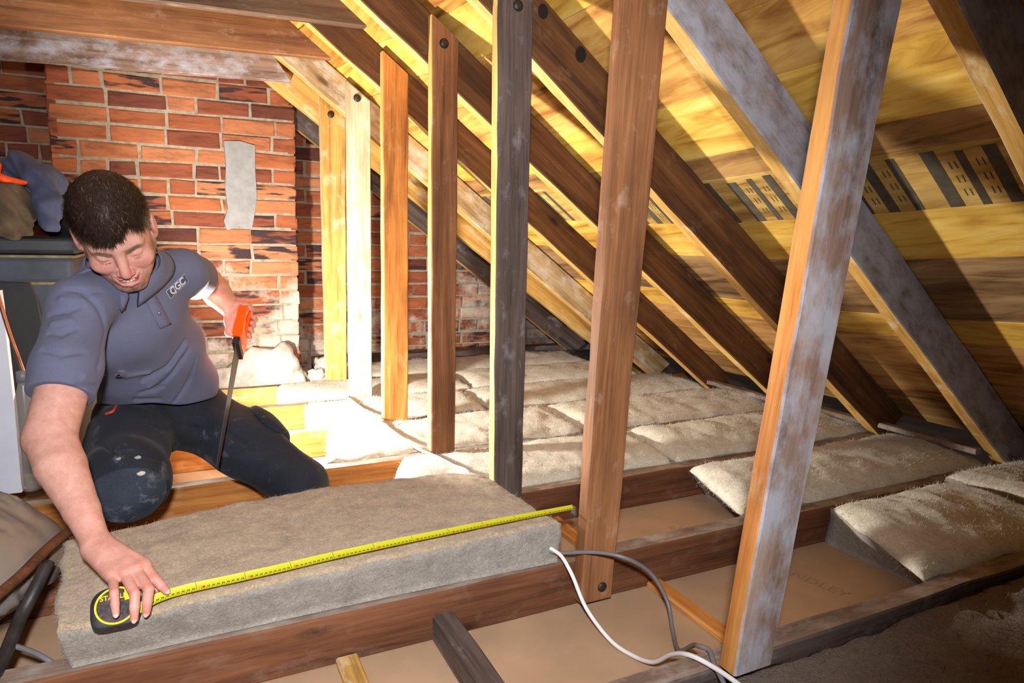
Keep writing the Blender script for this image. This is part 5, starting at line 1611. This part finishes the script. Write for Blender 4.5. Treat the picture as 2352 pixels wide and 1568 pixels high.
blob('palm', [('e', ((-0.290, 2.12, 0.042), (0.035, 0.03, 0.030)))], 0.02, (0.003, 70), (-0.36, 2.06, 0.0), (-0.22, 2.19, 0.11), M['jacket'], None, None, 0.005, gl)
blob('cuff', [('e', ((-0.275, 2.10, 0.022), (0.045, 0.025, 0.016)))], 0.02, (0.002, 70), (-0.36, 2.04, -0.01), (-0.20, 2.16, 0.07), M['hivis'], None, None, 0.005, gl)['label'] = 'orange cuff'

# polythene wrapped roll with sticks and tubing, lower left
pw = thing('wrapped_roll', (-0.37, 1.45, 0.0), 'brown roll wrapped in cloudy polythene at the picture\'s lower left', 'wrapped roll')
blob('roll', [('e', ((-0.405, 1.52, 0.055), (0.150, 0.145, 0.115)))], 0.02, (0.006, 40), (-0.62, 1.30, -0.10), (-0.20, 1.72, 0.22), plain('brown_packing', srgb(128, 104, 84), 0.85, nscale=12, namt=0.3), None, None, 0.008, pw)
V, Fq = [], []
nr, na = 40, 96
for j in range(nr+1):
    for i in range(na):
        r_ = j/nr; a = 2*math.pi*i/na
        rim = 1.0+0.10*mnoise.noise(Vector((math.cos(a)*2, math.sin(a)*2, 2)))
        x = -0.405+0.185*r_*rim*math.cos(a); y = 1.52+0.185*r_*rim*math.sin(a)
        w = Vector((x*9, y*9, 1))
        ridge = 0.045*(0.5-abs(mnoise.noise(w)))+0.020*(0.5-abs(mnoise.noise(w*2.6+Vector((3, 1, 0)))))+0.008*(0.5-abs(mnoise.noise(w*6)))
        z = 0.178*math.sqrt(max(0.0, 1-r_*r_*0.97))+ridge*(0.35+0.65*(1-r_*r_))-0.005
        V.append((x, y, max(z, 0.003)))
for j in range(nr):
    for i in range(na): Fq.append((j*na+i, j*na+(i+1) % na, (j+1)*na+(i+1) % na, (j+1)*na+i))
M['film'] = plain('cloudy_polythene', srgb(150, 134, 120), 0.25, alpha=0.6, spec=0.6)
fo = np_obj('polythene_sheet', V, Fq, M['film'], None, True); fo['label'] = 'cloudy polythene sheet'
m = fo.modifiers.new('thickness', 'SOLIDIFY'); m.thickness = 0.0006
setp(fo, pw)
tag(tube('stick', [(-0.208, 1.56, 0.085), (-0.218, 1.49, 0.108), (-0.240, 1.41, 0.112), (-0.266, 1.335, 0.104), (-0.300, 1.25, 0.100), (-0.34, 1.17, 0.09)], 0.0095, M['wood_red'], None, 9), 'dark brown stick slanting beside the polythene roll', 'stick')
tag(tube('black_tube', [(-0.236, 1.40, 0.094), (-0.252, 1.365, 0.062), (-0.270, 1.335, 0.030), (-0.279, 1.276, 0.008), (-0.284, 1.226, 0.002), (-0.29, 1.17, 0.012), (-0.295, 1.10, 0.0)], 0.0115, plain('black_rubber_tube', srgb(48, 42, 40), 0.45, nscale=40, namt=0.35), None, 12), 'black tube running from the stick towards the camera', 'tube')
blob('polythene_scrap', [('c', ([(-0.275, 1.395, 0.062), (-0.295, 1.345, 0.060), (-0.325, 1.30, 0.045)], [0.012, 0.018, 0.010]))], 0.01, (0.0035, 75), (-0.37, 1.24, 0.0), (-0.23, 1.44, 0.12), plain('crumpled_clear_film', srgb(140, 130, 124), 0.2, alpha=0.45, spec=0.8), 'crumpled clear polythene twisted round the black tube', 'polythene', 0.004)
bpy.context.view_layer.update()
